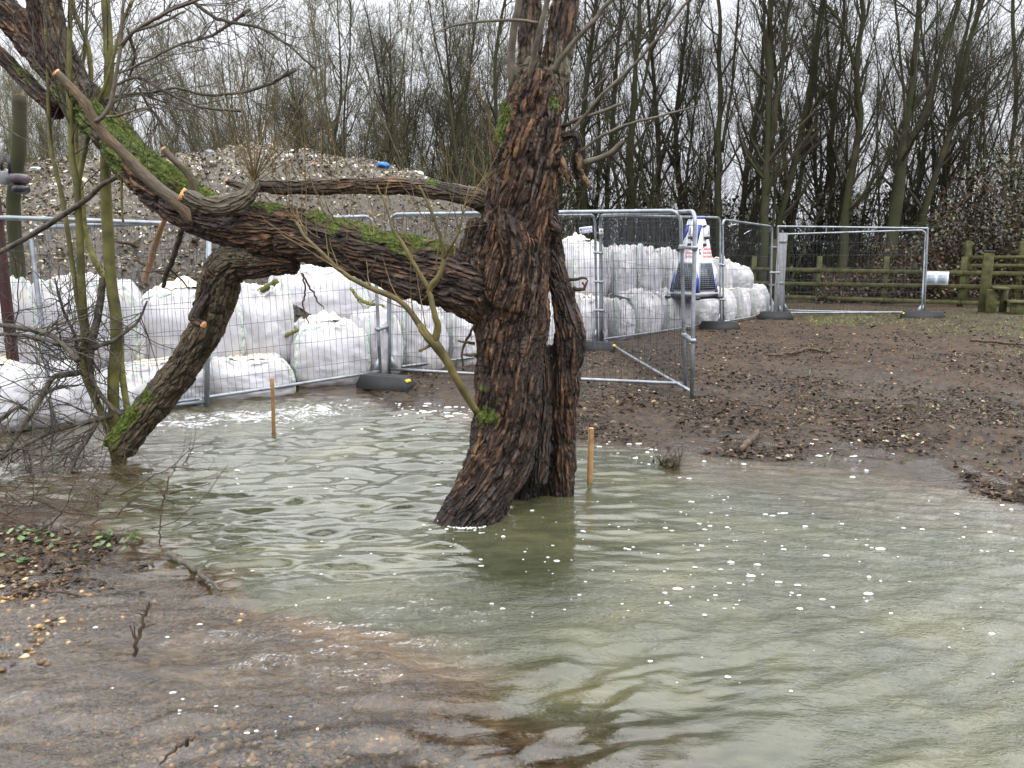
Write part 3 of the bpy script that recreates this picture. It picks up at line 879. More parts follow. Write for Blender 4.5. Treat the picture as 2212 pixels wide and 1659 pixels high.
build_gravel(); build_ground(); build_water(); build_foam(); HEAP = build_heap(); build_litter()
# ================================================================== WILLOW
# each row: (u, v, distance ahead, radius in photo pixels)
WIL = {
 'trunk': [
  dict(rows=[(955,1235,4.30,66),(972,1180,4.34,66),(1008,1125,4.40,66),(1042,1070,4.46,68),(1076,1000,4.52,69),(1096,920,4.56,69),(1100,850,4.56,69),(1102,780,4.58,71),(1104,700,4.60,76),(1104,620,4.60,81),(1112,520,4.60,78),(1122,450,4.60,76),(1132,390,4.60,72),(1141,310,4.60,66),(1148,250,4.60,61),(1156,195,4.60,52),(1160,165,4.60,40)], tw=-.75),
  dict(rows=[(1208,1130,4.90,33),(1207,1050,4.88,33),(1209,960,4.84,34),(1214,860,4.80,34),(1222,780,4.76,33),(1229,710,4.74,30),(1218,650,4.72,26),(1203,600,4.70,27),(1190,550,4.68,30),(1180,490,4.66,32),(1170,420,4.64,36)], tw=.9),
  dict(rows=[(1165,1130,5.02,40),(1168,1000,4.98,40),(1172,900,4.94,34),(1180,840,4.86,24),(1184,790,4.78,16),(1186,745,4.74,8)], tw=.2, wet=1.0),
  dict(rows=[(1120,1140,4.84,38),(1135,1060,4.84,38),(1148,980,4.82,34),(1158,900,4.78,24),(1164,850,4.72,14)], tw=.2, wet=1.0),
  dict(rows=[(1196,1140,4.92,30),(1196,1000,4.90,30),(1198,900,4.88,28),(1204,830,4.84,20)], tw=.2, wet=.9),
  dict(rows=[(1172,1110,4.86,9),(1176,1000,4.80,9),(1172,920,4.76,8),(1160,860,4.70,8)], tw=.2, wet=1.0),
  dict(rows=[(1158,1040,4.62,24),(1166,960,4.64,24),(1168,880,4.66,22),(1168,800,4.66,20),(1166,740,4.66,16)], tw=-.5, wet=.6),
  dict(rows=[(1185,880,4.78,14),(1190,820,4.76,15),(1187,770,4.74,9)], tw=.6),
  dict(rows=[(1060,640,4.60,70),(1040,560,4.62,52),(1052,480,4.62,40)], tw=.3),        # swelling over the limb
  dict(rows=[(1100,660,4.50,52),(1118,560,4.47,46),(1100,470,4.50,40)], tw=-.4),
  dict(rows=[(1180,480,4.55,20),(1200,500,4.58,14),(1196,530,4.62,10)], tw=.1),
  dict(rows=[(1110,300,4.58,30),(1100,370,4.55,34),(1085,430,4.56,32)], tw=.4),
  dict(rows=[(1180,330,4.55,30),(1205,300,4.58,16),(1222,292,4.56,9),(1240,290,4.54,9),(1249,300,4.54,9),(1246,330,4.56,9),(1243,360,4.6,9),(1254,385,4.62,7)], tw=.1),
  dict(rows=[(1122,178,4.6,9),(1112,205,4.59,12),(1100,240,4.58,16)], tw=.1),
 ],
 'stem': [
  dict(rows=[(1150,215,4.60,30),(1145,170,4.62,27),(1144,120,4.64,25),(1144,60,4.66,24),(1145,0,4.68,23),(1147,-120,4.7,22),(1160,-400,4.8,18),(1150,-800,5.0,12),(1170,-1300,5.2,6)], tw=.3, shaft=1),
  dict(rows=[(1180,230,4.64,34),(1196,170,4.66,31),(1206,110,4.68,29),(1216,50,4.70,27),(1226,-10,4.72,26),(1245,-120,4.75,25),(1300,-420,4.85,20),(1360,-800,4.95,14),(1380,-1300,5.1,6)], tw=.3, shaft=1),
 ],
 'limb': [
  dict(rows=[(1090,650,4.60,70),(1030,622,4.62,72),(970,602,4.66,67),(900,582,4.70,62),(850,566,4.74,58),(800,552,4.80,56),(700,520,4.92,53),(600,500,5.05,53),(520,490,5.15,52),(450,468,5.25,50),(390,430,5.36,50),(335,392,5.45,48),(290,352,5.54,44),(248,302,5.64,40),(210,250,5.74,40),(165,200,5.86,40)], tw=.55),
  dict(rows=[(185,225,5.8,38),(120,150,5.96,33),(60,80,6.1,31),(-5,10,6.2,30),(-90,-90,6.3,28),(-200,-400,6.4,20)], tw=.4, shaft=1),
  dict(rows=[(175,215,5.8,30),(135,160,5.85,24),(100,90,5.92,22),(84,20,5.96,22),(76,-40,6.0,21),(70,-200,6.0,18),(60,-700,6.0,8)], tw=.4, shaft=1),
  dict(rows=[(180,220,5.7,28),(158,160,5.7,22),(134,100,5.7,21),(118,40,5.7,20),(108,-10,5.7,20),(96,-120,5.7,18),(80,-700,5.8,8)], tw=.3, shaft=1, grey=.35),
  dict(rows=[(130,240,5.9,20),(85,205,5.95,17),(45,165,6.0,15),(10,128,6.0,14),(-40,90,6.1,14)], tw=.3),
 ],
 'prop_limb': [
  dict(rows=[(560,560,5.08,30),(510,560,5.14,40),(480,592,5.20,41),(467,640,5.26,38),(450,700,5.32,36),(424,748,5.38,34),(392,800,5.44,34),(352,850,5.50,34),(312,900,5.55,34),(282,938,5.58,34),(262,962,5.60,33)], tw=.15, cut=1, grey=.55),
  dict(rows=[(640,572,5.02,20),(590,570,5.06,26),(530,575,5.1,26),(490,560,5.14,24)], tw=.2),
  dict(rows=[(452,600,5.12,10),(446,640,5.14,10),(428,668,5.14,11),(418,690,5.12,11),(440,702,5.08,8)], tw=.1, cut=1),
  dict(rows=[(462,590,5.1,14),(448,570,5.12,7)], tw=.1),
 ],
 'thin_limb': [
  dict(rows=[(1075,455,4.60,26),(1040,434,4.62,22),(1000,422,4.66,19),(940,410,4.70,18),(880,403,4.76,18),(800,402,4.82,17),(720,404,4.90,17),(650,405,4.96,15),(600,404,5.0,14),(560,402,5.03,13)], tw=.4, grey=.12),
  dict(rows=[(550,396,4.98,12),(540,416,4.94,15),(515,434,4.90,18),(480,446,4.88,20),(445,444,4.86,20),(415,432,4.84,18),(392,420,4.82,16)], tw=.1, cut=1, grey=.6),
  dict(rows=[(540,408,5.02,8),(520,402,5.04,8),(490,393,5.06,7)], tw=.1, cut=1, grey=.3),
 ],
 'cut_branch': [
  dict(rows=[(420,475,5.15,16),(385,440,5.12,15),(350,412,5.10,14),(318,384,5.08,13),(285,350,5.06,12),(255,320,5.04,12),(225,290,5.02,12),(203,258,5.0,11),(185,225,4.98,11),(155,190,4.96,10),(121,157,4.94,9.5)], tw=.1, cut=1, grey=.5, smooth=1),
  dict(rows=[(430,450,5.12,7),(424,428,5.10,7),(415,395,5.08,8),(402,370,5.06,8),(375,345,5.04,7),(352,321,5.02,6.5)], tw=.1, cut=1, grey=.35, smooth=1),
 ],
}

# moss: rows (u, v, distance, reach in metres, only where the surface faces up)
MOSS = [(950,530,4.62,.10,1),(900,515,4.66,.13,1),(850,503,4.70,.13,1),(800,492,4.76,.12,1),(740,478,4.84,.10,1),(690,465,4.9,.09,1),(600,438,5.02,.09,1),(560,432,5.05,.08,1),(470,420,5.15,.10,1),(430,405,5.2,.14,1),
        (390,375,5.3,.17,1),(350,350,5.38,.20,1),(310,330,5.45,.22,1),(270,310,5.5,.22,1),(240,285,5.55,.20,1),(230,350,5.45,.16,0),(190,250,5.7,.16,0),(160,215,5.8,.14,0),
        (1078,225,4.55,.06,0),(1074,255,4.52,.075,0),(1070,285,4.50,.07,0),(1086,240,4.5,.05,0),(1196,226,4.50,.05,0),(248,955,5.5,.10,2),(262,925,5.5,.10,2),(285,895,5.45,.09,2),(318,855,5.42,.06,2),(1045,895,4.42,.07,0),(1042,840,4.42,.04,0),(20,165,5.9,.13,1),(935,405,4.7,.05,1),(1120,640,4.5,.03,0)]

def build_willow():
    root = empty('willow_tree', tuple(G(1100, 1110, 0)))
    tag(root, 'big leaning willow with split hollow trunk in the flood, long mossy limb reaching left', 'tree')
    off = np.array(root.location)
    mb = MB(); sk = []; parts = list(WIL)
    for pi, part in enumerate(parts):
        for d in WIL[part]:
            P, r = pathpx(d['rows'], .03)
            if part in ('trunk', 'limb') and not d.get('shaft') and not d.get('wet'):
                r = r * (1 + .07 * vn(np.stack([P[:, 0] * 4, P[:, 1] * 4, P[:, 2] * 4], 1)))
            mb.tube(P, r * .96, 20)
            d['P'], d['r'] = P, r
            T = nrm(np.gradient(P, axis=0)); s = np.concatenate([[0], np.cumsum(np.linalg.norm(np.diff(P, axis=0), axis=1))])
            a = np.array([1., 0, 0]) if abs(T[0, 0]) < .8 else np.array([0, 0, 1.])
            A = []
            for t in T:
                a = a - (a @ t) * t; a = a / np.linalg.norm(a); A.append(a)
            A = np.array(A)
            for k in range(len(P)):
                sk.append(np.concatenate([P[k], T[k], A[k], [s[k], r[k], d['tw'], pi, d.get('wet', 0), d.get('grey', 0), d.get('smooth', 0), len(sk) * 0 + id(d) % 97]]))
    sk = np.array(sk)
    V = np.concatenate(mb.V); F = [np.concatenate(mb.Q), np.concatenate(mb.T)]
    me0 = mdata('tmp', V, F)
    o0 = ob('tmp', me0)
    md = o0.modifiers.new('r', 'REMESH'); md.mode = 'VOXEL'; md.voxel_size = .0072
    ms = o0.modifiers.new('s', 'SMOOTH'); ms.factor = .5; ms.iterations = 7
    dg = bpy.context.evaluated_depsgraph_get(); dg.update()
    me = bpy.data.meshes.new_from_object(o0.evaluated_get(dg))
    n = len(me.vertices)
    V = np.empty(n * 3, np.float32); me.vertices.foreach_get('co', V); V = V.reshape(-1, 3).astype(float)
    N = np.empty(n * 3, np.float32); me.vertices.foreach_get('normal', N); N = N.reshape(-1, 3).astype(float)
    lt = np.empty(len(me.polygons), np.int32); me.polygons.foreach_get('loop_total', lt)
    vi = np.empty(len(me.loops), np.int32); me.loops.foreach_get('vertex_index', vi)
    assert (lt == 4).all()
    Q = vi.reshape(-1, 4)
    bpy.data.objects.remove(o0); bpy.data.meshes.remove(me); bpy.data.meshes.remove(me0)
    # nearest point of the skeleton for every vertex gives the run of the grain
    idx = np.empty(n, int)
    for a in range(0, n, 20000):
        b = V[a:a + 20000]
        d2 = (b ** 2).sum(1)[:, None] - 2 * b @ sk[:, :3].T + (sk[:, :3] ** 2).sum(1)[None]
        idx[a:a + 20000] = np.argmin(np.sqrt(np.maximum(d2, 0)) - sk[None, :, 10], axis=1)
    S = sk[idx]; T, A = S[:, 3:6], S[:, 6:9]; B = np.cross(T, A)
    D = V - S[:, :3]
    s = S[:, 9] + (D * T).sum(1); x = (D * A).sum(1); y = (D * B).sum(1)
    th = np.arctan2(y, x) + S[:, 11] * s
    r = S[:, 10]
    grain = np.stack([np.cos(th) * r, np.sin(th) * r, s], 1)
    wp = grain + .012 * np.stack([fbm(grain * 14 + 3, 3), fbm(grain * 14 + 9, 3), 0 * s], 1)
    sm = S[:, 15]; big = np.clip(r / .12, .25, 1) * (1 - .8 * sm)
    f1 = 1 - np.abs(vn(wp * [34, 34, 5.5])) * 2.4                 # long furrows
    f2 = 1 - np.abs(vn(wp * [62, 62, 15] + 31)) * 2.2
    f3 = fbm(grain * [110, 110, 40], 3)
    lump = fbm(V * 4.2 + 2, 3) * .022 + fbm(V * 9.0 + 7, 3) * .014
    plate = fbm(wp * [11, 11, 3.6] + 50, 3)
    cr = sstep(.0, .22, np.abs(vn(wp * [24, 24, 4.2] + 77))) ; cr2 = sstep(.0, .25, np.abs(vn(wp * [40, 40, 9] + 99)))
    ridge = np.clip(.42 * cr + .25 * cr2 - .12 * f1 + .2 * f3 + .3 * plate + .08, 0, 1)
    disp = (ridge - .5) * .046 * big + lump * np.clip(r / .12, .1, 1)
    moss = np.zeros(n)
    mn = fbm(V * 13, 4, .6); mt = fbm(V * 70, 3, .7)
    for (u, v, Y, reach, mode) in MOSS:
        c = W(u, v, Y); dd = np.linalg.norm((V - c) * [1, .8, 1], axis=1) / (reach * 1.15)
        m = sstep(1.0, .5, dd + mn * .95)
        if mode == 1: m = m * sstep(.05, .5, N[:, 2] + mn * .35)
        if mode == 2: m = m * sstep(-.1, .35, -N[:, 0] + .2 * N[:, 2])
        moss = np.maximum(moss, m)
    disp = disp + moss * (.003 + .020 * np.abs(mt))
    V = V + N * disp[:, None]
    wet = np.clip(S[:, 13] + sstep(.28, .0, V[:, 2]) * .75 + sstep(.05, .5, fbm(V * np.array([3, 3, 1.4]) + 4, 3)) * .5 * (r > .06), 0, 1)
    grey = S[:, 14]
    # pale bark where the prop has lost its outer layer; dark weathered top of the trunk
    topd = np.exp(-((V[:, 2] - 2.62) / .16) ** 2) * (np.abs(V[:, 0] - .14) < .3) * sstep(-.2, .2, fbm(V * 9, 2) + .1)
    grey = np.clip(grey + topd * .75, 0, 1)
    pid = S[:, 12].astype(int)
    fp = pid[Q[:, 0]]
    objs = {}
    names = ['trunk', 'stem', 'limb', 'limb', 'branch', 'branch']
    labs = ['hollow split trunk with furrowed bark', None, 'long horizontal mossy limb', 'drooping limb sawn off above the water', 'thin dark upper limb', 'smooth sawn-off grey branches']
    for k in range(len(parts)):
        q = Q[fp == k]; used, inv = np.unique(q, return_inverse=True)
        o = mk(names[k], V[used] - off, inv.reshape(-1, 4), M['bark'], root, attrs=dict(grain=grain[used], ridge=ridge[used], moss=moss[used], wet=wet[used], grey=grey[used], smoothbark=S[used, 15] + .25 * S[used, 14]))
        if labs[k]: o['label'] = labs[k]
        objs[k] = o
    # sawn faces
    for pi, part in enumerate(parts):
        for d in WIL[part]:
            if not d.get('cut'): continue
            P, r = d['P'], d['r'] * 1.0
            t = nrm(P[-1] - P[-3]); c = P[-1] + t * r[-1] * .10
            a = nrm(np.cross(t, [0, 0, 1.])); b = np.cross(t, a)
            nn = 26; tt = np.arange(nn) * 2 * math.pi / nn
            rr = r[-1] * (1.0 + .05 * np.sin(tt * 3 + 1) + .03 * np.sin(tt * 5))
            ring = c + (np.cos(tt) * rr)[:, None] * a + (np.sin(tt) * rr)[:, None] * b
            back = c - t * r[-1] * .45 + (ring - c) * .86
            mid = c + (np.cos(tt) * rr * .5)[:, None] * a + (np.sin(tt) * rr * .5)[:, None] * b + t * .004
            Vc = np.vstack([back, ring, mid, [c + t * .002]]) - off
            k = np.arange(nn); k2 = (k + 1) % nn
            Qc = np.vstack([np.stack([k, k2, nn + k2, nn + k], 1), np.stack([nn + k, nn + k2, 2 * nn + k2, 2 * nn + k], 1)])
            Tc = np.stack([2 * nn + k, 2 * nn + k2, 0 * k + 3 * nn], 1)
            mk('sawn_face', Vc, [Qc, Tc], M['cutdark'] if (part == 'prop_limb' and r[-1] > .05) or (part == 'limb') else M['cut'], objs[pi], smooth=False)
    # splintered wood hanging from the broken stub
    sp = MB()
    g = np.random.default_rng(3)
    for (a, b, r0, c) in [((1200,330,4.58),(1226,385,4.5),8,0),((1203,340,4.57),(1238,404,4.5),6,0),((1208,335,4.57),(1232,380,4.48),7,0),((1206,360,4.55),(1222,396,4.5),5,0),((1212,345,4.55),(1241,392,4.47),4,0),((1243,340,4.55),(1262,380,4.5),6,1),((1248,360,4.55),(1270,400,4.5),4,1),((1255,372,4.52),(1284,414,4.5),4,0),((1246,330,4.53),(1256,372,4.5),6,1),((1258,378,4.52),(1276,398,4.48),3,1)]:
        p0, p1 = W(*a), W(*b)
        P = np.linspace(p0, p1, 7) + g.normal(0, .006, (7, 3)); P[0] = p0
        sp.tube(P - off, px(4.5, r0) * np.array([.8, 1, .95, .8, .6, .35, .1]), 7)
    mk_ = sp.build('splintered_stub', M['cut'] if False else mat_twig('splintered_wood', (30, 22, 17), (128, 104, 76), 26, .8), root)
    # small dead spurs on the right stem
    dd = MB()
    for pts in [[(1232,604,4.66,4),(1250,602,4.6,3.4),(1262,600,4.58,3),(1268,603,4.56,2)],[(1240,622,4.66,5),(1255,625,4.62,4.5),(1265,618,4.6,3),(1270,605,4.6,2)],[(1258,610,4.6,2.4),(1266,618,4.6,2)],[(1238,628,4.66,4),(1240,640,4.66,3),(1234,655,4.66,2.5)],
                [(1024,742,4.55,4),(1008,740,4.5,3),(990,736,4.45,2)],[(1026,700,4.5,3),(1003,745,4.6,3),(998,770,4.6,2.5),(1001,790,4.6,2)],[(1030,768,4.5,5),(1010,765,4.45,3.5),(1000,766,4.42,2)]]:
        P, r = pathpx(pts, .03, .003); dd = MB(); dd.tube(P - off, r, 6); dd.build('dead_spur', M['twig'], root)
    # shoots: named ones follow the photograph, the finer ones spring from them
    main = [
     [(1030,890,4.28,8),(1005,850,4.22,9),(985,815,4.18,9),(962,775,4.15,10),(940,742,4.12,12),(925,728,4.12,10),(900,692,4.12,7),(870,655,4.12,6),(835,636,4.12,6),(800,622,4.12,6),(768,606,4.13,5.5),(742,590,4.14,5),(715,565,4.15,4.5),(690,540,4.16,4),(660,512,4.2,3.5),(640,480,4.22,3)],
     [(938,742,4.12,9),(946,705,4.10,8),(938,675,4.08,6.5),(930,640,4.08,6),(927,622,4.08,6),(945,600,4.06,6),(956,575,4.05,5),(958,545,4.05,4.5),(952,515,4.05,4),(940,480,4.05,3.5),(925,440,4.05,3),(905,400,4.05,2)],
     [(930,628,4.08,5.5),(912,600,4.08,5),(892,565,4.08,4.5),(865,520,4.1,4),(850,498,4.1,3),(835,450,4.1,2.2),(815,400,4.1,1.5)],
     [(957,560,4.05,4),(975,530,4.02,3.5),(990,505,4.0,2.8),(1000,460,4.0,2.2),(1015,400,4.0,1.5)],
     [(940,745,4.12,6),(925,735,4.1,5),(908,715,4.08,4),(905,700,4.08,3)],
     [(930,745,4.12,4),(918,752,4.1,3.5),(905,758,4.08,3)],
    ]
    up = [
     [(1110,195,4.57,10),(1104,150,4.56,10),(1106,100,4.54,9),(1112,50,4.52,8.5),(1122,0,4.5,8),(1150,-200,4.4,6),(1170,-500,4.3,3)],
     [(1142,176,4.5,6.5),(1150,135,4.46,6),(1160,90,4.43,5.5),(1172,45,4.4,5.5),(1183,0,4.38,5),(1215,-120,4.3,4),(1260,-400,4.3,2)],
     [(1162,50,4.43,3.5),(1120,44,4.4,3),(1060,45,4.36,2.8),(1000,52,4.3,2.5),(960,62,4.26,2),(930,75,4.2,1.5)],
     [(1188,160,4.54,6),(1215,122,4.5,5.5),(1245,85,4.46,5),(1280,48,4.42,4.5),(1318,2,4.4,4),(1420,-110,4.3,3)],
     [(1232,285,4.5,4),(1258,255,4.46,3.6),(1300,205,4.4,3.3),(1360,150,4.35,3.2),(1415,90,4.3,3),(1475,15,4.25,2.6),(1560,-90,4.2,2)],
     [(1215,275,4.55,4.2),(1245,258,4.5,3.8),(1290,245,4.48,3.5),(1348,222,4.45,3)],
     [(1250,330,4.5,3),(1290,300,4.45,3),(1350,270,4.4,2.8),(1430,250,4.35,2.4),(1520,225,4.3,1.6)],
     [(1262,352,4.5,7),(1300,340,4.46,5.5),(1325,325,4.44,5),(1347,303,4.42,4)],
     [(1245,235,4.5,2),(1285,190,4.45,2),(1330,150,4.4,1.4)],
     [(205,262,4.98,4),(222,252,4.96,5),(238,225,4.95,5),(247,185,4.94,4.5),(254,140,4.93,4),(260,100,4.92,4),(264,40,4.9,3.6),(268,-30,4.9,3)],
     [(258,100,4.92,4),(285,72,4.9,3.6),(325,45,4.88,3.2),(380,18,4.86,2.8),(440,-5,4.85,2.4)],
     [(290,68,4.9,3),(340,52,4.88,2.8),(400,24,4.86,2.2)],
     [(230,252,4.9,2.6),(255,250,4.88,2.6),(290,238,4.86,2.4),(325,232,4.85,2.2),(290,243,4.84,1.6)],
     [(295,238,4.86,2),(292,232,4.8,2),(296,222,4.8,1.4)],
    ]
    P_all = []; R_all = []; sh = MB(); shd = MB()
    gsm = mat_twig('grey_shoot_bark', (58, 51, 44), (104, 96, 84), 10, .7)
    for rows in main:
        P, r = pathpx(rows, .04, .0015); sh.tube(P - off, r, 7); P_all.append((P, r))
    for rows in up:
        P, r = pathpx(rows, .05, .0015); shd = MB(); shd.tube(P - off, r, 6); shd.build('shoot', gsm, root)
    sh.build('green_shoot', mat_twig('olive_shoot_bark', (56, 50, 30), (104, 94, 56), 8, .65), root)['label'] = 'forked olive shoot rising from the base of the trunk'
    # fine twigs over the limbs and round the trunk
    g = np.random.default_rng(12)
    def res(rows, n=10):
        P, r = pathpx(rows, .03); i = np.linspace(0, len(P) - 1, n).astype(int); return P[i], r[i]
    a = [res(x) for x in main[:4]]
    PP = np.array([x[0] for x in a]); RR = np.array([x[1] for x in a])
    t1, r1 = grow(PP, RR, 26, 7, (.25, .8), (.4, .9), .06, .10, .4, .4, .35, 1, .0035, .0014, g)
    t2, r2 = grow(t1, r1, 60, 5, (.08, .3), (.5, 1.1), .04, .14, .6, .5, .2, 1, .002, .001, g)
    lp = [res([(1000,560,4.5,4),(900,530,4.55,4),(800,505,4.65,4),(700,475,4.8,4)]), res([(760,560,4.7,4),(700,520,4.75,4),(640,480,4.85,4),(590,440,4.95,4)]), res([(800,400,4.8,3),(700,400,4.88,3),(600,400,4.98,3),(545,395,5,3)])]
    PL = np.array([x[0] for x in lp]); RL = np.array([x[1] for x in lp])
    t3, r3 = grow(PL, RL, 46, 8, (.2, .75), (1.1, 1.7), .16, .08, .4, .35, 0, 1, .003, .0013, g, bias=(0, -.3, 1.1))
    t4, r4 = grow(t3, r3, 80, 5, (.08, .3), (.4, .9), .05, .12, .6, .5, .2, 1, .0016, .001, g)
    # the tuft of shoots standing on the sawn branch
    bp = res([(545,400,4.96,4),(550,385,4.96,4),(548,372,4.96,3)], 4)
    t5, r5 = grow(bp[0][None], bp[1][None], 26, 8, (.35, 1.0), (.1, .7), .03, .05, .5, .3, 0, 1, .0035, .0014, g)
    t6, r6 = grow(t5, r5, 50, 5, (.1, .35), (.3, .7), .04, .08, .6, .4, .3, 1, .0016, .001, g)
    tp = [res([(1070,420,4.5,4),(1080,330,4.5,4),(1095,240,4.5,4)]), res([(1075,500,4.5,4),(1072,400,4.5,4),(1085,300,4.5,4)])]
    PT = np.array([x[0] for x in tp]); RT = np.array([x[1] for x in tp])
    t7, r7 = grow(PT, RT, 9, 8, (.3, 1.1), (.5, 1.1), .12, .08, .5, .35, 0, 1, .004, .0016, g, bias=(-1.2, -.2, .5))
    tw = MB()
    for P, r in ((t1, r1), (t2, r2), (t3, r3), (t4, r4), (t5, r5), (t6, r6), (t7, r7)):
        V1, Q1, _ = tubes(P - off, r, 4); tw.add(V1, Q1)
    tw.build('twigs', mat_twig('fine_shoot_bark', (66, 54, 36), (122, 102, 66), 6, .7), root)
    # crown above the picture
    cp = [res([(1147,-120,4.7,22),(1160,-400,4.8,18),(1150,-800,5.0,12),(1170,-1300,5.2,6)]), res([(1245,-120,4.75,25),(1300,-420,4.85,20),(1360,-800,4.95,14),(1380,-1300,5.1,6)]),
          res([(-90,-90,6.3,28),(-200,-400,6.4,20),(-300,-600,6.4,12)]), res([(76,-40,6.0,21),(70,-200,6.0,18),(60,-700,6.0,8)])]
    PC = np.array([x[0] for x in cp]); RC = np.array([x[1] for x in cp])
    c1, q1 = grow(PC, RC, 46, 9, (.7, 1.8), (.5, 1.0), .10, .10, .4, .3, .1, 1, .03, .006, g)
    c2, q2 = grow(c1, q1, 260, 6, (.3, .9), (.4, 1.0), .06, .12, .5, .4, .2, 1, .01, .003, g)
    c3, q3 = grow(c2, q2, 700, 4, (.15, .5), (.4, 1.0), .03, .15, .5, .5, .2, 1, .004, .0018, g)
    cr = MB()
    for P, r in ((c1, q1), (c2, q2), (c3, q3)):
        V1, Q1, _ = tubes(P - off, r, 4); cr.add(V1, Q1)
    cr.build('crown', M['twig'], root)
    return root

build_willow()
# ================================================================== BULK BAGS
def bag_surface(d, seed, style):
    """d (n,3) on the unit cube surface [-1,1]^3 -> point of a filled cloth bag about 1 x 1 x 1, base at z=0"""
    e = 6.5
    m = (np.abs(d) ** e).sum(-1, keepdims=True) ** (1 / e)
    q = d / m
    x, y, z = q[:, 0] * .5, q[:, 1] * .5, q[:, 2] * .5 + .5
    so = seed * 13.7
    P = np.stack([x, y, z], 1)
    bul = 1 + .15 * np.sin(np.clip(z, 0, 1) * math.pi) - .12 * sstep(.7, 1.0, z)
    lw = fbm(np.stack([x * 2 + so, y * 2, z * 2.2], 1), 3)
    x = x * (bul + .09 * lw); y = y * (bul + .09 * fbm(np.stack([x * 2, y * 2 + so, z * 2 + 5], 1), 3))
    # cloth: tension folds running down from the corners, fine horizontal creases
    th = np.arctan2(y, x)
    n = np.stack([q[:, 0], q[:, 1], 0 * z], 1); n = n / np.maximum(np.linalg.norm(n, axis=1, keepdims=True), .2)
    side = sstep(.98, .8, np.abs(d[:, 2]))
    fold = np.abs(fbm(np.stack([np.cos(th) * 3.4 + so, np.sin(th) * 3.4, z * 1.1], 1), 3)) * -.10 * sstep(.2, 1.0, z)
    crease = fbm(np.stack([x * 2.4 + so, y * 2.4, z * 17 + 3 * lw], 1), 4, .6) * .013
    diag = np.abs(fbm(np.stack([(x + y) * 4 + z * 5 + so, (x - y) * 3 - z * 3, z * 2], 1), 3)) * -.032
    dd = (fold + crease + diag) * side
    x = x + n[:, 0] * dd; y = y + n[:, 1] * dd
    # top: rumpled, with raised corners and a sagging or peaked middle
    tp = sstep(.55, 1.0, z)
    rr = np.sqrt(q[:, 0] ** 2 + q[:, 1] ** 2)
    cor = (np.abs(q[:, 0]) * np.abs(q[:, 1])) ** 3
    cs = .5 + .5 * vn(np.stack([np.sign(q[:, 0]) * 3.3 + so, np.sign(q[:, 1]) * 5.1, 0 * z], 1))
    z = z + tp * (cor * .60 * cs + style * .16 * (1 - np.clip(rr, 0, 1)) + .11 * (1 - 2 * np.abs(fbm(np.stack([x * 3.4 + so, y * 3.4, 0 * z + so], 1), 3))) + .08 * fbm(np.stack([x * 9 + so, y * 9, 0 * z], 1), 3) - .06)
    z = np.maximum(z, .0)
    return np.stack([x, y, z], 1)

def cube_grid(n):
    t = np.linspace(-1, 1, n + 1)
    Vs, Qs, off = [], [], 0
    A, B = np.meshgrid(t, t, indexing='ij'); a, b = A.ravel(), B.ravel(); o = np.ones_like(a)
    i = (np.arange(n)[:, None] * (n + 1) + np.arange(n)[None]).ravel()
    q = np.stack([i, i + n + 1, i + n + 2, i + 1], 1)
    for V, fl in ((np.stack([a, b, o], 1), 0), (np.stack([a, b, -o], 1), 1), (np.stack([a, o, b], 1), 1), (np.stack([a, -o, b], 1), 0), (np.stack([o, a, b], 1), 0), (np.stack([-o, a, b], 1), 1)):
        Vs.append(V); Qs.append((q[:, ::-1] if fl else q) + off); off += len(V)
    V = np.vstack(Vs); Q = np.vstack(Qs)
    key = np.round(V * 1e4).astype(np.int64); _, first, inv = np.unique(key, axis=0, return_index=True, return_inverse=True)
    return V[first], inv.reshape(-1)[Q]

_CG = cube_grid(34)
def bag_meshes(seed, style):
    V0, Q = _CG
    V = bag_surface(V0, seed, style)
    body = mdata('bag_body', V, Q, mats=[M['bag']], attrs=dict(low=V[:, 2], topness=V[:, 2] + .15 * sstep(.4, .1, np.hypot(V[:, 0], V[:, 1]))))
    straps = []
    for (sx, sy) in ((-1, -1), (1, -1)):
        zz = np.linspace(-.92, .99, 40)
        d = np.stack([np.full(40, sx * 1.0), np.full(40, sy * .93), zz], 1)
        top = np.stack([np.linspace(1, .35, 14) * sx, np.full(14, sy * .93), np.ones(14)], 1)
        d = np.vstack([d, top])
        c = bag_surface(d, seed, style)
        d2 = d.copy(); d2[:, 0] -= sx * .11; d2[:, 1] = -1 * np.sign(-sy)
        c2 = bag_surface(d2, seed, style)
        n = nrm(c - np.array([0, 0, .5])); w = .028
        t = nrm(np.gradient(c, axis=0)); b = nrm(np.cross(t, n))
        V = np.stack([c - b * w + n * .004, c + n * .014, c + b * w + n * .004], 1).reshape(-1, 3)
        k = np.arange(len(c) - 1)[:, None] * 3
        Q2 = np.concatenate([k + [[0, 1, 4, 3]], k + [[1, 2, 5, 4]]])
        straps.append(mdata('strap', V, Q2, mats=[M['strap']]))
    n = 26; t = np.linspace(-.62, .62, n + 1); A, B = np.meshgrid(t, t, indexing='ij')
    d = np.stack([A.ravel() * .98, B.ravel() * .98, np.ones(A.size)], 1)
    c = bag_surface(d, seed, style)
    pp = np.stack([A.ravel() * 2.6 + seed * 9, B.ravel() * 2.6, 0 * A.ravel()], 1)
    edge = sstep(.85, .5, np.maximum(np.abs(A.ravel()), np.abs(B.ravel())))
    c[:, 2] += -.02 + edge * (.035 + .10 * np.abs(fbm(pp, 4, .65))) + .02 * fbm(pp * 3, 3)
    c[:, :2] *= 1 + .12 * fbm(pp + 5, 3)[:, None]
    i = (np.arange(n)[:, None] * (n + 1) + np.arange(n)[None]).ravel()
    cloth = mdata('liner_cloth', c, np.stack([i, i + n + 1, i + n + 2, i + 1], 1), mats=[M['cream']])
    return body, straps, cloth

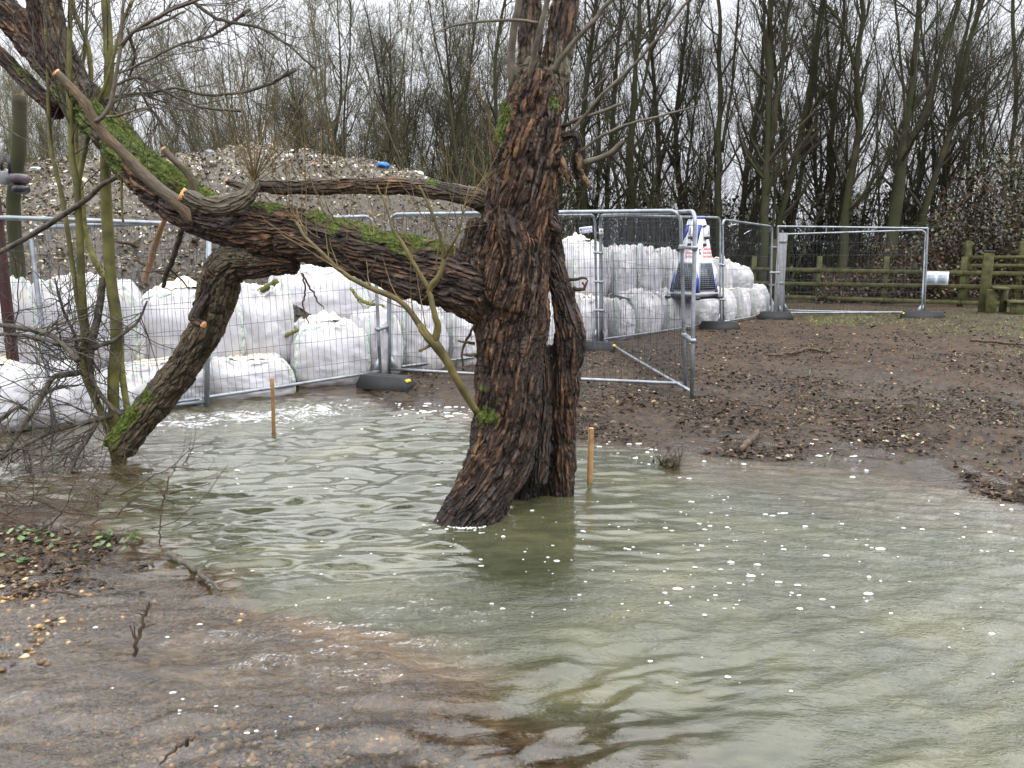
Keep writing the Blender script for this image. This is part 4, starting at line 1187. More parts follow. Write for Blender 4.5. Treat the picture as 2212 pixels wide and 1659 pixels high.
FENCE = [np.array(G(u, v, .0)) for u, v in ((118, 930), (822, 822), (1292, 750), (1558, 708), (1667, 687))]
FL = np.vstack([[-6.6, 4.3, 0], FENCE, [7.6, 20.8, 0]])
def fence_Y(u, off):
    """distance at which the sight line through column u crosses the fence line moved back by off"""
    k = (u - 1106.0) / FD / CP   # X per Y near the horizon
    best = None
    for a, b in zip(FL[:-1], FL[1:]):
        a = a[:2]; b = b[:2]; t = (b - a) / np.linalg.norm(b - a); nn = np.array([-t[1], t[0]])
        a2, b2 = a + nn * off, b + nn * off
        den = (b2 - a2)[0] - k * (b2 - a2)[1]
        if abs(den) < 1e-6: continue
        s = (k * a2[1] - a2[0]) / den
        if -.12 <= s <= 1.12:
            y = a2[1] + s * (b2 - a2)[1]
            if best is None or y < best: best = y
    return best if best is not None else (16.9 + off if u > 1500 else 5.5 + off)

# (u0, u1, v_top, v_bottom, step back from the fence, depth, rotation, variant, label)
BAGS = [
 (-90, 45, 800, 945, .10, .8, .5, 1, 'bottom-row white sack cut by the left edge of the photo, below the knotted branches'),
 (0, 190, 800, 940, .12, .9, .5, 0, 'squat bottom-row white sack with a small brown knot, second from the left edge'),
 (180, 300, 812, 925, .15, .8, .5, 3, 'bottom-row white sack mostly hidden behind the green shrub stems'),
 (215, 432, 792, 905, .15, .85, .45, 2, 'low bottom-row white sack with cream crumpled top, behind the sawn drooping limb'),
 (428, 622, 783, 880, .15, .85, .35, 4, 'short squashed white sack with open cream top beside the left timber stake'),
 (612, 782, 708, 852, .12, .85, .42, 1, 'bottom-row white sack with corner strap, between stake and the paired fence posts'),
 (762, 845, 684, 822, .12, .9, .5, 5, 'narrow white sack just left of the paired fence posts'),
 (825, 940, 662, 818, .12, .9, .6, 0, 'tall full white sack right behind the paired fence posts'),
 (930, 1030, 670, 805, .12, .9, .6, 3, 'bottom-row white sack just left of the willow trunk'),
 (1020, 1110, 665, 785, .12, .9, .6, 2, 'bottom-row white sack behind the willow trunk'),
 (1100, 1195, 665, 775, .12, .9, .6, 1, 'bottom-row white sack seen through the gap in the split trunk'),
 (1186, 1295, 650, 762, .12, .9, .6, 4, 'bottom-row white sack right of the split trunk, left of the clipped posts'),
 (1285, 1345, 655, 748, .10, .9, .65, 0, 'bottom-row white sack under the dark grey scrap of sheet'),
 (1325, 1412, 640, 742, .10, .9, .65, 5, 'plump bottom-row white sack behind the slanting brace rail'),
 (1395, 1482, 636, 728, .10, .9, .65, 3, 'bottom-row white sack left of the security tower foot'),
 (1468, 1532, 640, 716, .10, .9, .65, 2, 'bottom-row white sack directly under the security tower'),
 (1522, 1562, 634, 708, .10, .9, .7, 1, 'bottom-row white sack by the second fence joint'),
 (1555, 1596, 632, 702, .10, .9, .7, 4, 'cream-topped bottom-row white sack behind the narrow fence panel'),
 (1590, 1630, 630, 695, .10, .9, .7, 0, 'bottom-row white sack second from the right-hand end'),
 (1622, 1652, 632, 690, .12, .8, .7, 5, 'last small bottom-row white sack at the right-hand end'),
 (-95, 55, 622, 825, .75, .9, .5, 3, 'upper white sack cut by the left edge of the photo'),
 (50, 285, 622, 820, .80, .95, .35, 5, 'wide upper white sack with peaked cream top behind the leaning steel post'),
 (275, 510, 640, 815, .80, .95, .38, 1, 'big upper white sack with a diagonal strap, behind the knee of the drooping limb'),
 (492, 622, 632, 802, .72, .9, .35, 2, 'upper white sack with brown tied neck, right of the drooping limb'),
 (565, 778, 586, 720, 1.35, 1.0, .33, 0, 'largest topmost white sack under the arch of the limb'),
 (755, 862, 612, 700, 1.30, .9, .5, 4, 'topmost white sack crossed by green sticks under the limb'),
 (850, 1010, 600, 690, 1.10, .9, .5, 3, 'upper white sack mostly hidden by the long limb'),
 (1000, 1200, 560, 680, .95, 1.0, .6, 2, 'upper white sack hidden behind the willow trunk'),
 (1192, 1300, 533, 662, .85, .95, .6, 1, 'upper white sack with a tall twisted ear, right of the trunk'),
 (1284, 1352, 548, 660, .80, .9, .65, 3, 'upper white sack right of the clipped fence posts'),
 (1335, 1412, 542, 652, .80, .9, .65, 0, 'upper white sack bearing a small dark scribble'),
 (1396, 1462, 550, 650, .80, .9, .65, 5, 'upper white sack left of the security tower'),
 (1450, 1540, 575, 645, .80, .9, .65, 2, 'upper white sack behind the security tower'),
 (1526, 1562, 566, 648, .75, .8, .7, 4, 'upper white sack peeping out right of the security tower'),
 (1558, 1606, 580, 640, .75, .9, .7, 1, 'cream rounded upper white sack at the far end'),
 (1602, 1640, 616, 642, .70, .8, .7, 3, 'flattened pale sack lying on the far end of the row'),
]
def build_bags():
    var = [bag_meshes(k + 1, st) for k, st in enumerate((.2, .55, -.15, .35, -.3, .6))]
    for (u0, u1, vt, vb, off, dep, rot, k, lab) in BAGS:
        uc = (u0 + u1) / 2
        Y = fence_Y(uc, off + .05)
        wapp = px(Y, (u1 - u0)) * 1.07
        w = wapp / (math.cos(rot) + .72 * math.sin(rot))
        zt = W(uc, vt, Y + .25)[2]; zb = W(uc, vb, Y)[2]
        zb = max(zb, -.12) if off > .5 else min(zb, .03)
        h = (zt - zb) / .97
        c = W(uc, (vt + vb) / 2, Y)
        dY = (math.cos(rot) * dep / 2 + math.sin(rot) * w / 2) * .85
        k2 = (Y + dY) / Y
        e = empty('bulk_bag', (c[0] * (1 + .55 * (k2 - 1)), Y + dY, zb), rot)
        e.scale = (w, dep, h)
        tag(e, lab, 'bulk bag', 'white bulk bags stacked along the fence')
        body, straps, cloth = var[k]
        ob('bag_body', body, e)
        for s in straps: ob('strap', s, e)
        if k in (1, 2, 4): ob('liner_cloth', cloth, e)

# ================================================================== MESH FENCE PANELS
def panel(b0, b1, t0, t1, label, spacing=.06, wire_r=.0019, rad=.12, frame_r=.0205, gusset=(1, 1), hsp=.27, seed=0, feet=(0.0, 0.0)):
    """a round-topped mesh panel spanning four world points (bottom and top at each end)"""
    b0, b1, t0, t1 = [np.asarray(x, float) for x in (b0, b1, t0, t1)]
    L = np.linalg.norm(b1 - b0); H = (np.linalg.norm(t0 - b0) + np.linalg.norm(t1 - b1)) / 2
    root = empty('mesh_fence', tuple(b0)); tag(root, label, 'fence panel', 'galvanised mesh fence panels')
    def S(s, t):
        s = np.asarray(s, float)[..., None]; t = np.asarray(t, float)[..., None]
        return (b0 * (1 - s) + b1 * s) * (1 - t) + (t0 * (1 - s) + t1 * s) * t - b0
    rs, rt = rad / L, rad / H
    a = np.linspace(0, math.pi / 2, 8)
    s = np.concatenate([[0, 0], rs * (1 - np.cos(a)), 1 - rs * (1 - np.sin(a)), [1, 1]])
    s = np.concatenate([[0, 0, 0], rs * (1 - np.cos(a)), [.33, .66], 1 - rs + rs * np.sin(a), [1, 1, 1]])
    t = np.concatenate([[0, .3, .7], 1 - rt + rt * np.sin(a), [1, 1], 1 - rt + rt * np.cos(a), [.7, .3, 0]])
    fr = MB(); fr.tube(S(s, t), frame_r, 12); fr.build('frame', M['steel'], root)
    sb = np.linspace(0, 1, 9); mb = MB(); bl = .055 / H * 2
    mb.tube(S(sb, np.full(9, bl)) + np.array([0, 0, 1]) * (.01 * np.sin(sb * math.pi))[:, None] * -1, frame_r * .9, 10)
    mb.build('bottom_rail', M['steel'], root)
    g = np.random.default_rng(seed)
    nv = int(L / spacing); ss = (np.arange(nv) + .5) / nv
    Kk = 9; tt = np.linspace(bl, 1, Kk)
    SS = np.repeat(ss[:, None], Kk, 1) + g.normal(0, .0010, (nv, Kk)); TT = np.repeat(tt[None], nv, 0).copy()
    edge = np.minimum(ss, 1 - ss); TT[:, -1] = np.where(edge < rs, 1 - rt + rt * np.sqrt(np.maximum(1 - (1 - edge / rs) ** 2, 0)), 1)
    nrm_ = nrm(np.cross(b1 - b0, t0 - b0))
    bow = (np.sin(SS * math.pi) * np.sin(TT * math.pi * .9))[..., None] * nrm_ * (.02 * math.sin(seed * 2.1) + .012)
    P = S(SS, TT) + bow
    V1, Q1, _ = tubes(P, np.full(P.shape[:2], wire_r), 4)
    hs = [x for x in (np.arange(1, 12) * hsp / H) if x < .985]
    Kh = 14; sh = np.linspace(.004, .996, Kh)
    SS = np.repeat(sh[None], len(hs), 0); TT = np.repeat(np.array(hs)[:, None], Kh, 1) + g.normal(0, .0015, (len(hs), Kh))
    P = S(SS, TT) + (np.sin(SS * math.pi) * np.sin(TT * math.pi * .9))[..., None] * nrm_ * (.02 * math.sin(seed * 2.1) + .012)
    V2, Q2, _ = tubes(P, np.full(P.shape[:2], wire_r * 1.15), 4)
    w = MB(); w.add(V1, Q1); w.add(V2, Q2); w.build('wire_mesh', M['wirem'], root)
    for side, on in zip((0, 1), gusset):
        if not on: continue
        sg = 1 if side == 0 else -1; s0 = float(side); gw, gh = .11 / L, .16 / H
        p = [S(s0, bl), S(s0 + sg * gw, bl), S(s0 + sg * gw * .25, bl + gh), S(s0, bl + gh)]
        th = nrm_ * .003
        V = np.array([x + th for x in p] + [x - th for x in p])
        mk('gusset_plate', V, [np.array([(0, 1, 2, 3), (7, 6, 5, 4), (0, 4, 5, 1), (1, 5, 6, 2), (2, 6, 7, 3), (3, 7, 4, 0)])], M['steel'], root, smooth=False)
    return root, S, nrm_

def foot(c, rz, label, L=.68):
    c = (c[0], c[1], gz(c[0], c[1]) - .01)
    e = empty('ballast_block', c, rz); tag(e, label, 'ballast block', 'black moulded ballast blocks')
    mb = MB()
    V = []; prof = [(-L / 2, .0, .11), (-L / 2, .05, .115), (-L / 2 + .05, .155, .095), (L / 2 - .05, .155, .095), (L / 2, .05, .115), (L / 2, .0, .11)]
    for x, z, w in prof: V += [(x, -w, z), (x, w, z)]
    Q = [(2 * i, 2 * i + 2, 2 * i + 3, 2 * i + 1) for i in range(5)]
    V = np.array(V)
    mb.add(V, Q); mb.T.append(np.array([(0, 4, 2), (0, 6, 4), (0, 8, 6), (0, 10, 8), (1, 3, 5), (1, 5, 7), (1, 7, 9), (1, 9, 11)]))
    mb.build('block', M['black'], e, smooth=False)
    hb = MB()
    for x in (-.12, -.04, .04, .12):
        th = np.linspace(0, 2 * math.pi, 13)[:-1]
        hb.tube(np.array([[x, 0, .1555], [x, 0, .1615]]), .026, 12)
    hb.build('socket_rings', M['darkpl'], e)
    for sx in (-1, 1):
        y = MB(); y.box((sx * (L / 2 - .022), 0, .112), (.035, .10, .012), M=Matrix.Rotation(sx * .95, 3, 'Y'))
        y.build('reflector', M['yellow'], e, smooth=False)
    return e

def clamp(p, q, label):
    p, q = np.asarray(p), np.asarray(q)
    root = empty('fence_clamp', tuple(p)); tag(root, label, 'clamp', 'metal couplers clipping fence posts together')
    d = q - p; t = nrm(d)
    mb = MB(); c = d / 2; ang = math.atan2(t[1], t[0])
    mb.box(c, (np.linalg.norm(d[:2]) + .07, .055, .035), rz=ang, bev=.006)
    mb.build('coupler_bar', M['steel'], root, smooth=False)
    for x in (np.zeros(3), d):
        m = MB(); m.tube(np.array([x + [0, 0, -.022], x + [0, 0, .022]]), .030, 12); m.build('collar', M['steel'], root)
    m = MB(); m.tube(np.array([c + [0, 0, -.01], c + [0, -.06, -.01]]), .008, 6); m.build('bolt', M['rust'], root)

def text_mesh(body, size, mat, parent, loc, rotm, name='lettering', align='LEFT', extrude=.0008, space=1.0):
    cu = bpy.data.curves.new(name, 'FONT'); cu.body = body; cu.size = size; cu.extrude = extrude; cu.align_x = align; cu.space_line = space
    o = bpy.data.objects.new('t', cu); COL.objects.link(o)
    dg = bpy.context.evaluated_depsgraph_get(); dg.update()
    me = bpy.data.meshes.new_from_object(o.evaluated_get(dg)); bpy.data.objects.remove(o); bpy.data.curves.remove(cu)
    me.materials.clear(); me.materials.append(mat)
    me.transform(Matrix(rotm).to_4x4()); me.transform(Matrix.Translation(Vector(loc)))
    return ob(name, me, parent)

def B(u, v, z=.02): return np.array(G(u, v, z))
def T(u, v, Y): return np.array(W(u, v, Y))

def build_fences():
    a0 = B(445, 890, -.05); c0 = B(118, 930, -.03); c1 = B(822, 822, .02); d0 = B(839, 814, .02); d1 = B(1290, 748, .03)
    f0 = B(1303, 748, .03); f1 = B(1494, 868, .03); e0 = B(842, 816, .02); e1 = B(1481, 850, .03)
    g1 = B(1556, 707, .06); h0 = B(1563, 707, .06); h1 = B(1664, 686, .08); i0 = B(1682, 686, .08); i1 = B(1996, 684, .08); j0 = B(1694, 680, .08)
    aleft = a0 + np.array([-3.05, -1.72, 0])
    panel(aleft, a0, aleft + [-.05, 0, 1.95], T(452, 486, a0[1] + .1), 'fence panel cut by the left edge, its thick top rail passing behind the shrub', .07, gusset=(0, 0), seed=1, frame_r=.022)
    panel(c0, c1, T(64, 492, c0[1] + .22), T(806, 467, c1[1]), 'fence panel with a leaning left post, in front of the sacks under the limb', .075, seed=2, gusset=(0, 1), frame_r=.021)
    panel(d0, d1, T(840, 465, d0[1]), T(1285, 464, d1[1]), 'fence panel bearing the small printed sign, mostly behind the trunk', .048, seed=3)
    panel(e0, e1, T(842, 463, e0[1]), T(1470, 455, e1[1]), 'fence panel swung out towards the camera, ending at the left of the twin near posts', .065, seed=4, gusset=(1, 0))
    panel(f0, f1, T(1296, 466, f0[1]), T(1502, 456, f1[1]), 'fence panel seen edge-on, ending at the right of the twin near posts', .045, seed=5, gusset=(1, 0))
    panel(B(1297, 748, .03), g1, T(1297, 464, d1[1]), T(1556, 470, g1[1]), 'fence panel in front of the security tower', .045, seed=6)
    panel(h0, h1, T(1561, 474, h0[1]), T(1668, 489, h1[1]), 'foreshortened fence panel at the far end of the sacks', .06, seed=7)
    pi = panel(i0, i1, T(1680, 489, i0[1]), T(2004, 493, i1[1]), 'farthest fence panel with square top, facing the camera before the post-and-rail fence', .075, seed=8, rad=.02)
    panel(j0, B(1990, 686, .08), T(1690, 506, j0[1]), T(2000, 497, i1[1] + .1), 'fence panel with rounded corner set just behind the farthest one', .08, seed=9)
    # posts' clamps
    def between(p, q, tp, tq, f): return p + (tp - p) * f, q + (tq - q) * f
    for (p, tp, q, tq, fs, lab) in [
        (c1, T(806, 467, c1[1]), d0, T(840, 465, d0[1]), (.32,), 'coupler on the paired posts left of the willow trunk'),
        (d1, T(1285, 464, d1[1]), f0, T(1296, 466, f0[1]), (.28,), 'lowest coupler on the posts beside the dark sheet'),
        (d1, T(1285, 464, d1[1]), f0, T(1296, 466, f0[1]), (.50,), 'middle coupler on the posts beside the dark sheet'),
        (d1, T(1285, 464, d1[1]), f0, T(1296, 466, f0[1]), (.72,), 'upper coupler on the posts beside the dark sheet'),
        (e1, T(1470, 455, e1[1]), f1, T(1502, 456, f1[1]), (.33,), 'rusty lower coupler on the twin near posts'),
        (e1, T(1470, 455, e1[1]), f1, T(1502, 456, f1[1]), (.81,), 'upper coupler on the twin near posts'),
        (g1, T(1556, 470, g1[1]), h0, T(1561, 474, h0[1]), (.58,), 'coupler right of the security tower, level with its emblem'),
        (g1, T(1556, 470, g1[1]), h0, T(1561, 474, h0[1]), (.26,), 'coupler right of the security tower, level with its foot'),
        (h1, T(1668, 489, h1[1]), i0, T(1680, 489, i0[1]), (.5,), 'coupler on the far posts by the grey boards')]:
        for f in fs: clamp(*between(p, q, tp, tq, f), lab)
    foot(tuple(G(833, 838, .03)), -.42, 'black fence foot with yellow reflectors at the muddy bank left of the trunk', .64)
    foot(tuple(G(1284, 759, .05)), -.5, 'black fence foot half hidden by the slanting brace rail')
    foot(tuple(G(1554, 713, .08)), -.25, 'black fence foot below the security tower', .75)
    foot(tuple(G(1674, 691, .1)), -.2, 'black fence foot by the grey boards', .7)
    foot(tuple(G(1992, 690, .1)), -.12, 'black fence foot at the end of the farthest panel', .82)
    # the mid post standing at the end of the left-hand panel
    e = empty('brace_post', tuple(a0)); tag(e, 'grey steel post with bolt holes standing in the water by the froth', 'post')
    P = np.array([a0 + [0, 0, -.1], T(448, 700, a0[1] + .02), T(452, 484, a0[1] + .02)]) - a0
    m = MB(); m.tube(P, .027, 10); m.build('tube', M['steel'], e)
    pl = MB(); pl.box(((P[0] + [-.07, 0, .16])), (.13, .006, .16)); pl.build('base_plate', M['steel'], e, smooth=False)
    # signs on the mesh
    def sign(u0, v0, u1, v1, Y, label, tilt=0.0, name='fence_sign'):
        c = W((u0 + u1) / 2, (v0 + v1) / 2, Y); w = px(Y, u1 - u0); h = px(Y, v1 - v0)
        e = empty(name, tuple(c)); tag(e, label, 'sign'); e.rotation_euler = (0, tilt, 0)
        m = MB(); m.box((0, 0, 0), (w, .004, h), bev=.001); m.build('plate', M['white'], e, smooth=False)
        return e, w, h
    RX = Matrix.Rotation(R(90), 3, 'X')
    Yd = fence_Y(1263, 0) - .05
    e, w, h = sign(1252, 490, 1279, 503, Yd, 'small white sign with blue lettering wired to the fence right of the trunk', -.12)
    text_mesh('HERAS', h * .62, M['blue'], e, (-w * .26, -.0035, -h * .05), RX)
    m = MB(); m.box((-w * .38, -.0035, h * .14), (w * .14, .002, h * .34)); m.build('emblem', M['blue'], e, smooth=False)
    m = MB(); m.box((0, -.0035, -h * .28), (w * .86, .0015, h * .10)); m.build('print_band', M['grid'], e, smooth=False)
    e, w, h = sign(1294, 494, 1303, 506, f0[1] - .05, 'tiny white tag on the post beside the printed fence sign')
    m = MB(); m.box((0, -.0035, h * .1), (w * .5, .002, h * .3)); m.build('print_band', M['grid'], e, smooth=False)

def build_far():
    # tall grey boards where the fence turns
    for (u0, u1, v0, v1, Y, lab) in [(1656, 1670, 520, 686, 17.4, 'tall narrow brownish board behind the far fence corner'), (1670, 1690, 506, 688, 17.1, 'tall narrow pale grey board behind the far fence corner')]:
        c = W((u0 + u1) / 2, v1, Y); top = W((u0 + u1) / 2, v0, Y)
        e = empty('board', tuple(c)); tag(e, lab, 'board')
        w = px(Y, u1 - u0); hgt = top[2] - c[2] + .03
        m = MB(); m.box((0, 0, hgt / 2), (w, .03, hgt), bev=.004)
        m.build('panel', M['sheet'] if u0 > 1660 else M['wood_brown'], e, smooth=False)
        for f_ in (.42, .9):
            m = MB(); m.box((0, -.022, hgt * f_), (w * .9, .012, .05)); m.build('batten', M['sheet'], e, smooth=False)
    # post-and-rail fence
    A, Bp = W(1560, 640, 21.6), W(2290, 650, 18.2)
    g0 = .12
    def at_u(u):
        k = (u - 1106) / FD / CP; s = (k * A[1] - A[0]) / ((Bp - A)[0] - k * (Bp - A)[1]); return A[:2] + (Bp - A)[:2] * s
    e = empty('rail_fence', (at_u(2056)[0], at_u(2056)[1], g0)); tag(e, 'mossy three-rail timber fence running along the edge of the wood', 'fence')
    off = np.array([e.location.x, e.location.y, g0]); ang = math.atan2((Bp - A)[1], (Bp - A)[0])
    for u in (1615, 1752, 1893, 2056, 2205):
        p = at_u(u); m = MB(); m.box(np.array([p[0], p[1], g0 + .6]) - off, (.13, .08, 1.28), rz=ang, bev=.01); m.build('post', M['rail'], e, smooth=False)
    for (vl, vr) in ((581, 592), (611, 621), (638, 659)):
        uu = [1540, 1752, 1893, 2056, 2330]
        for a, b in zip(uu[:-1], uu[1:]):
            pa, pb = at_u(a), at_u(b)
            fa = (a - 1600) / 612; fb = (b - 1600) / 612
            za = W(a, vl + (vr - vl) * fa, pa[1])[2]; zb = W(b, vl + (vr - vl) * fb, pb[1])[2]
            p3 = np.array([pa[0], pa[1], za]); q3 = np.array([pb[0], pb[1], zb]); c = (p3 + q3) / 2
            n = np.array([math.sin(ang), -math.cos(ang), 0]) * .062
            L = np.linalg.norm(q3 - p3); slope = math.atan2(zb - za, np.linalg.norm((q3 - p3)[:2]))
            Mx = Matrix.Rotation(ang, 3, 'Z') @ Matrix.Rotation(-slope, 3, 'Y')
            m = MB(); m.box(c - off + n, (L - .006, .04, .105), M=np.array(Mx), bev=.008); m.build('rail', M['rail'], e, smooth=False)
    # a second fence line beyond, upper right
    e2 = empty('rail_fence', (12.8, 20.8, .2)); tag(e2, 'second mossy rail fence glimpsed behind brambles at the right edge', 'fence')
    for u in (2085, 2200):
        p = W(u, 600, 20.4); m = MB(); m.box((p[0] - 12.8, p[1] - 20.8, .75), (.16, .1, 1.6), bev=.01); m.build('post', M['rail'], e2, smooth=False)
    for v in (556, 574):
        p = W(2095, v, 20.3); q = W(2330, v + 2, 20.3)
        m = MB(); m.box(((p[0] + q[0]) / 2 - 12.8, -.56, p[2] - .2), (q[0] - p[0], .04, .1)); m.build('rail', M['rail'], e2, smooth=False)
    # stile: tall post, short post with tread, low step
    b = B(2118, 678, g0)
    e3 = empty('stile', tuple(b), ang); tag(e3, 'mossy stile with a tall capped post and two stepping boards', 'stile')
    h1 = W(2120, 545, b[1])[2] - b[2]
    m = MB(); m.box((.06, .2, h1 / 2), (.20, .16, h1), bev=.01); m.build('post', M['rail'], e3, smooth=False)['label'] = 'tall capped post'
    m = MB(); m.box((.06, .2, h1 + .02), (.23, .19, .03), bev=.005); m.build('post_cap', M['darkpl'], e3, smooth=False)
    h2 = W(2130, 625, b[1] - .3)[2] - b[2]
    m = MB(); m.box((.16, -.22, h2 / 2), (.20, .14, h2), bev=.01); m.build('post', M['rail'], e3, smooth=False)['label'] = 'short post'
    m = MB(); m.box((.32, -.05, h2 + .022), (.30, .75, .045), bev=.006); m.build('tread', M['rail'], e3, smooth=False)
    m = MB(); m.box((.44, .22, h2 / 2), (.14, .14, h2), bev=.01); m.build('post', M['rail'], e3, smooth=False)
    m = MB(); m.box((.66, -.1, .30), (.42, .7, .045), bev=.006); m.build('tread', M['rail'], e3, smooth=False)
    m = MB(); m.box((.66, -.35, .14), (.30, .12, .28), bev=.01); m.build('post', M['rail'], e3, smooth=False)
    # notice board wired to the fence
    p = at_u(2023); c = W(2023, 601, p[1] - .12)
    e4 = empty('notice_board', tuple(c), ang); tag(e4, 'white notice board with two printed pages fixed to the rail fence', 'notice board')
    w, h = px(c[1], 45), px(c[1], 28)
    m = MB(); m.box((0, 0, 0), (w, .012, h)); m.build('backing', M['white'], e4, smooth=False)
    s = NT('printed_page'); o = s.obj(); n = s.noise(o, 26, 4, .6)
    s.pbr(s.ramp(n, (.35, lin(150, 168, 196)), (.5, lin(182, 192, 212)), (.62, lin(160, 180, 160)), (.72, lin(198, 150, 110))), .6)
    for sx in (-1, 1):
        m = MB(); m.box((sx * w * .235, -.008, 0), (w * .40, .003, h * .78)); m.build('printed_page', s.m, e4, smooth=False)
        for i in range(5):
            m2 = MB(); m2.box((sx * w * .235, -.0115, h * (.22 - .11 * i)), (w * .26, .002, h * .022)); m2.build('text_line', M['darkpl'], e4, smooth=False)

# ================================================================== SECURITY TOWER
def build_tower():
    Y = 14.2
    base = W(1498, 640, Y)
    e = empty('security_tower', tuple(base)); tag(e, 'white and blue tapering security tower with solar panels standing on the sacks', 'security tower')
    H = W(1498, 474, Y)[2] - base[2]
    bw, tw = px(Y, 72), px(Y, 30)
    rz = R(38)
    Rz = np.array(Matrix.Rotation(rz, 3, 'Z'))
    def ring(w, z): return np.array([(-w / 2, -w / 2, z), (w / 2, -w / 2, z), (w / 2, w / 2, z), (-w / 2, w / 2, z)]) @ Rz.T
    zs = [.02, H * .06, H * .93, H]
    ws = [bw * .98, bw, tw, tw * .82]
    V = np.vstack([ring(w, z) for w, z in zip(ws, zs)])
    Q = [(4 * r + k, 4 * r + (k + 1) % 4, 4 * r + 4 + (k + 1) % 4, 4 * r + 4 + k) for r in range(3) for k in range(4)] + [(3, 2, 1, 0), (12, 13, 14, 15)]
    mk('shell', V, [np.array(Q)], M['white'], e, smooth=False)
    Vs = np.vstack([ring(bw * 1.03, -.03), ring(bw * 1.02, .05)]); mk('base_skirt', Vs, [np.array([(k, (k + 1) % 4, 4 + (k + 1) % 4, 4 + k) for k in range(4)] + [(3, 2, 1, 0), (4, 5, 6, 7)])], M['darkpl'], e, smooth=False)
    # local frame of each visible face: 0 looks left, 1 looks right
    def face(k):
        lo = ring(bw, H * .06); hi = ring(tw, H * .93)
        a, b, c, d = lo[k], lo[(k + 1) % 4], hi[(k + 1) % 4], hi[k]
        n = nrm(np.cross(b - a, d - a))
        def P(s, t, o=.004): return a * (1 - s) * (1 - t) + b * s * (1 - t) + c * s * t + d * (1 - s) * t + n * o
        return P, n
    def poly(k, pts, mat, name, o=.004, th=.006, parent=None):
        P, n = face(k)
        f = np.array([P(s, t, o) for s, t in pts]); bk = f - n * th; m = len(pts)
        V = np.vstack([f, bk]); kk = np.arange(m); k2 = (kk + 1) % m
        T_ = np.array([(0, i, i + 1) for i in range(1, m - 1)])
        return mk(name, V, [np.stack([kk, kk + m, k2 + m, k2], 1), T_], mat, parent or e, smooth=False)
    for k in (3, 0):
        poly(k, [(0, 0), (.16, 0), (.10, .20), (0, .32)], M['blue'], 'blue_panel')
        poly(k, [(.86, 0), (1, 0), (1, .22), (.93, .16)], M['blue'], 'blue_panel')
        poly(k, [(0, .70), (.42, .98), (.5, 1.0), (0, 1.0)], M['blue'], 'blue_panel')
        P, n = face(k)
        fr = poly(k, [(.09, .02), (.91, .02), (.87, .45), (.13, .45)], M['grid'], 'solar_panel', .022, .02)
        sp = poly(k, [(.13, .04), (.87, .04), (.83, .43), (.17, .43)], M['solar'], 'cells', .026, .006, fr)
        gl = MB()
        for i in range(1, 9):
            s = i / 9; a, b = P(.13 + (.74) * s, .04, .028), P(.17 + .66 * s, .43, .028); gl.tube(np.array([a, b]), .0022, 4)
        for i in range(1, 13):
            t = .04 + .39 * i / 13; gl.tube(np.array([P(.14, t, .028), P(.86, t, .028)]), .0022, 4)
        gl.build('cell_lines', M['grid'], fr)
        # emblem: blue shield with a pale centre, and red words
        c0 = (.20, .60)
        poly(k, [(c0[0] - .09, c0[1] + .035), (c0[0], c0[1] + .050), (c0[0] + .09, c0[1] + .035), (c0[0] + .08, c0[1] - .01), (c0[0], c0[1] - .05), (c0[0] - .08, c0[1] - .01)], M['navy'], 'shield_emblem', .006)
        poly(k, [(c0[0] - .035, c0[1] - .02), (c0[0] + .035, c0[1] - .02), (c0[0] + .035, c0[1] + .01), (c0[0], c0[1] + .03), (c0[0] - .035, c0[1] + .01)], M['white'], 'shield_centre', .008)
        xax = nrm(P(.9, .5) - P(.1, .5)); yax = nrm(np.cross(n, xax))
        rm = np.stack([xax, yax, n], 1)
        text_mesh('Oxford\nSecurity\nServices', .078, M['red'], e, tuple(P(.36, .625, .006)), rm.tolist(), 'lettering', space=.85)
        m = MB(); c = P(.55, .705, .012); m.box(c, (.075, .02, .05), M=np.stack([xax, n, yax], 1)); m.build('vent_slot', M['darkpl'], e, smooth=False)
        # lamp housing
        m = MB(); c = P(.68, .895, .045); m.box(c, (.085, .09, .20), M=np.stack([xax, n, yax], 1), bev=.012)
        hb = m.build('lamp_housing', M['white'], e, smooth=False)
        m = MB(); m.box(P(.68, .895, .088), (.036, .02, .13), M=np.stack([xax, n, yax], 1), bev=.004); m.build('lamp_lens', M['grid'], hb, smooth=False)
        m = MB(); m.box(P(.68, .975, .045), (.10, .07, .03), M=np.stack([xax, n, yax], 1)); m.box(P(.68, .80, .05), (.07, .08, .045), M=np.stack([xax, n, yax], 1)); m.build('lamp_bracket', M['darkpl'], e, smooth=False)
    for k in range(4):
        c = ring(bw * 1.02, -.015)[k]; m = MB(); m.box(c, (.12, .12, .05), rz=rz, bev=.01); m.build('foot', M['darkpl'], e, smooth=False)
    m = MB(); m.box((0, 0, H + .02), (tw * .8, tw * .8, .05), rz=rz, bev=.01); m.build('cap', M['blue'], e, smooth=False)

build_bags(); build_fences(); build_far(); build_tower()
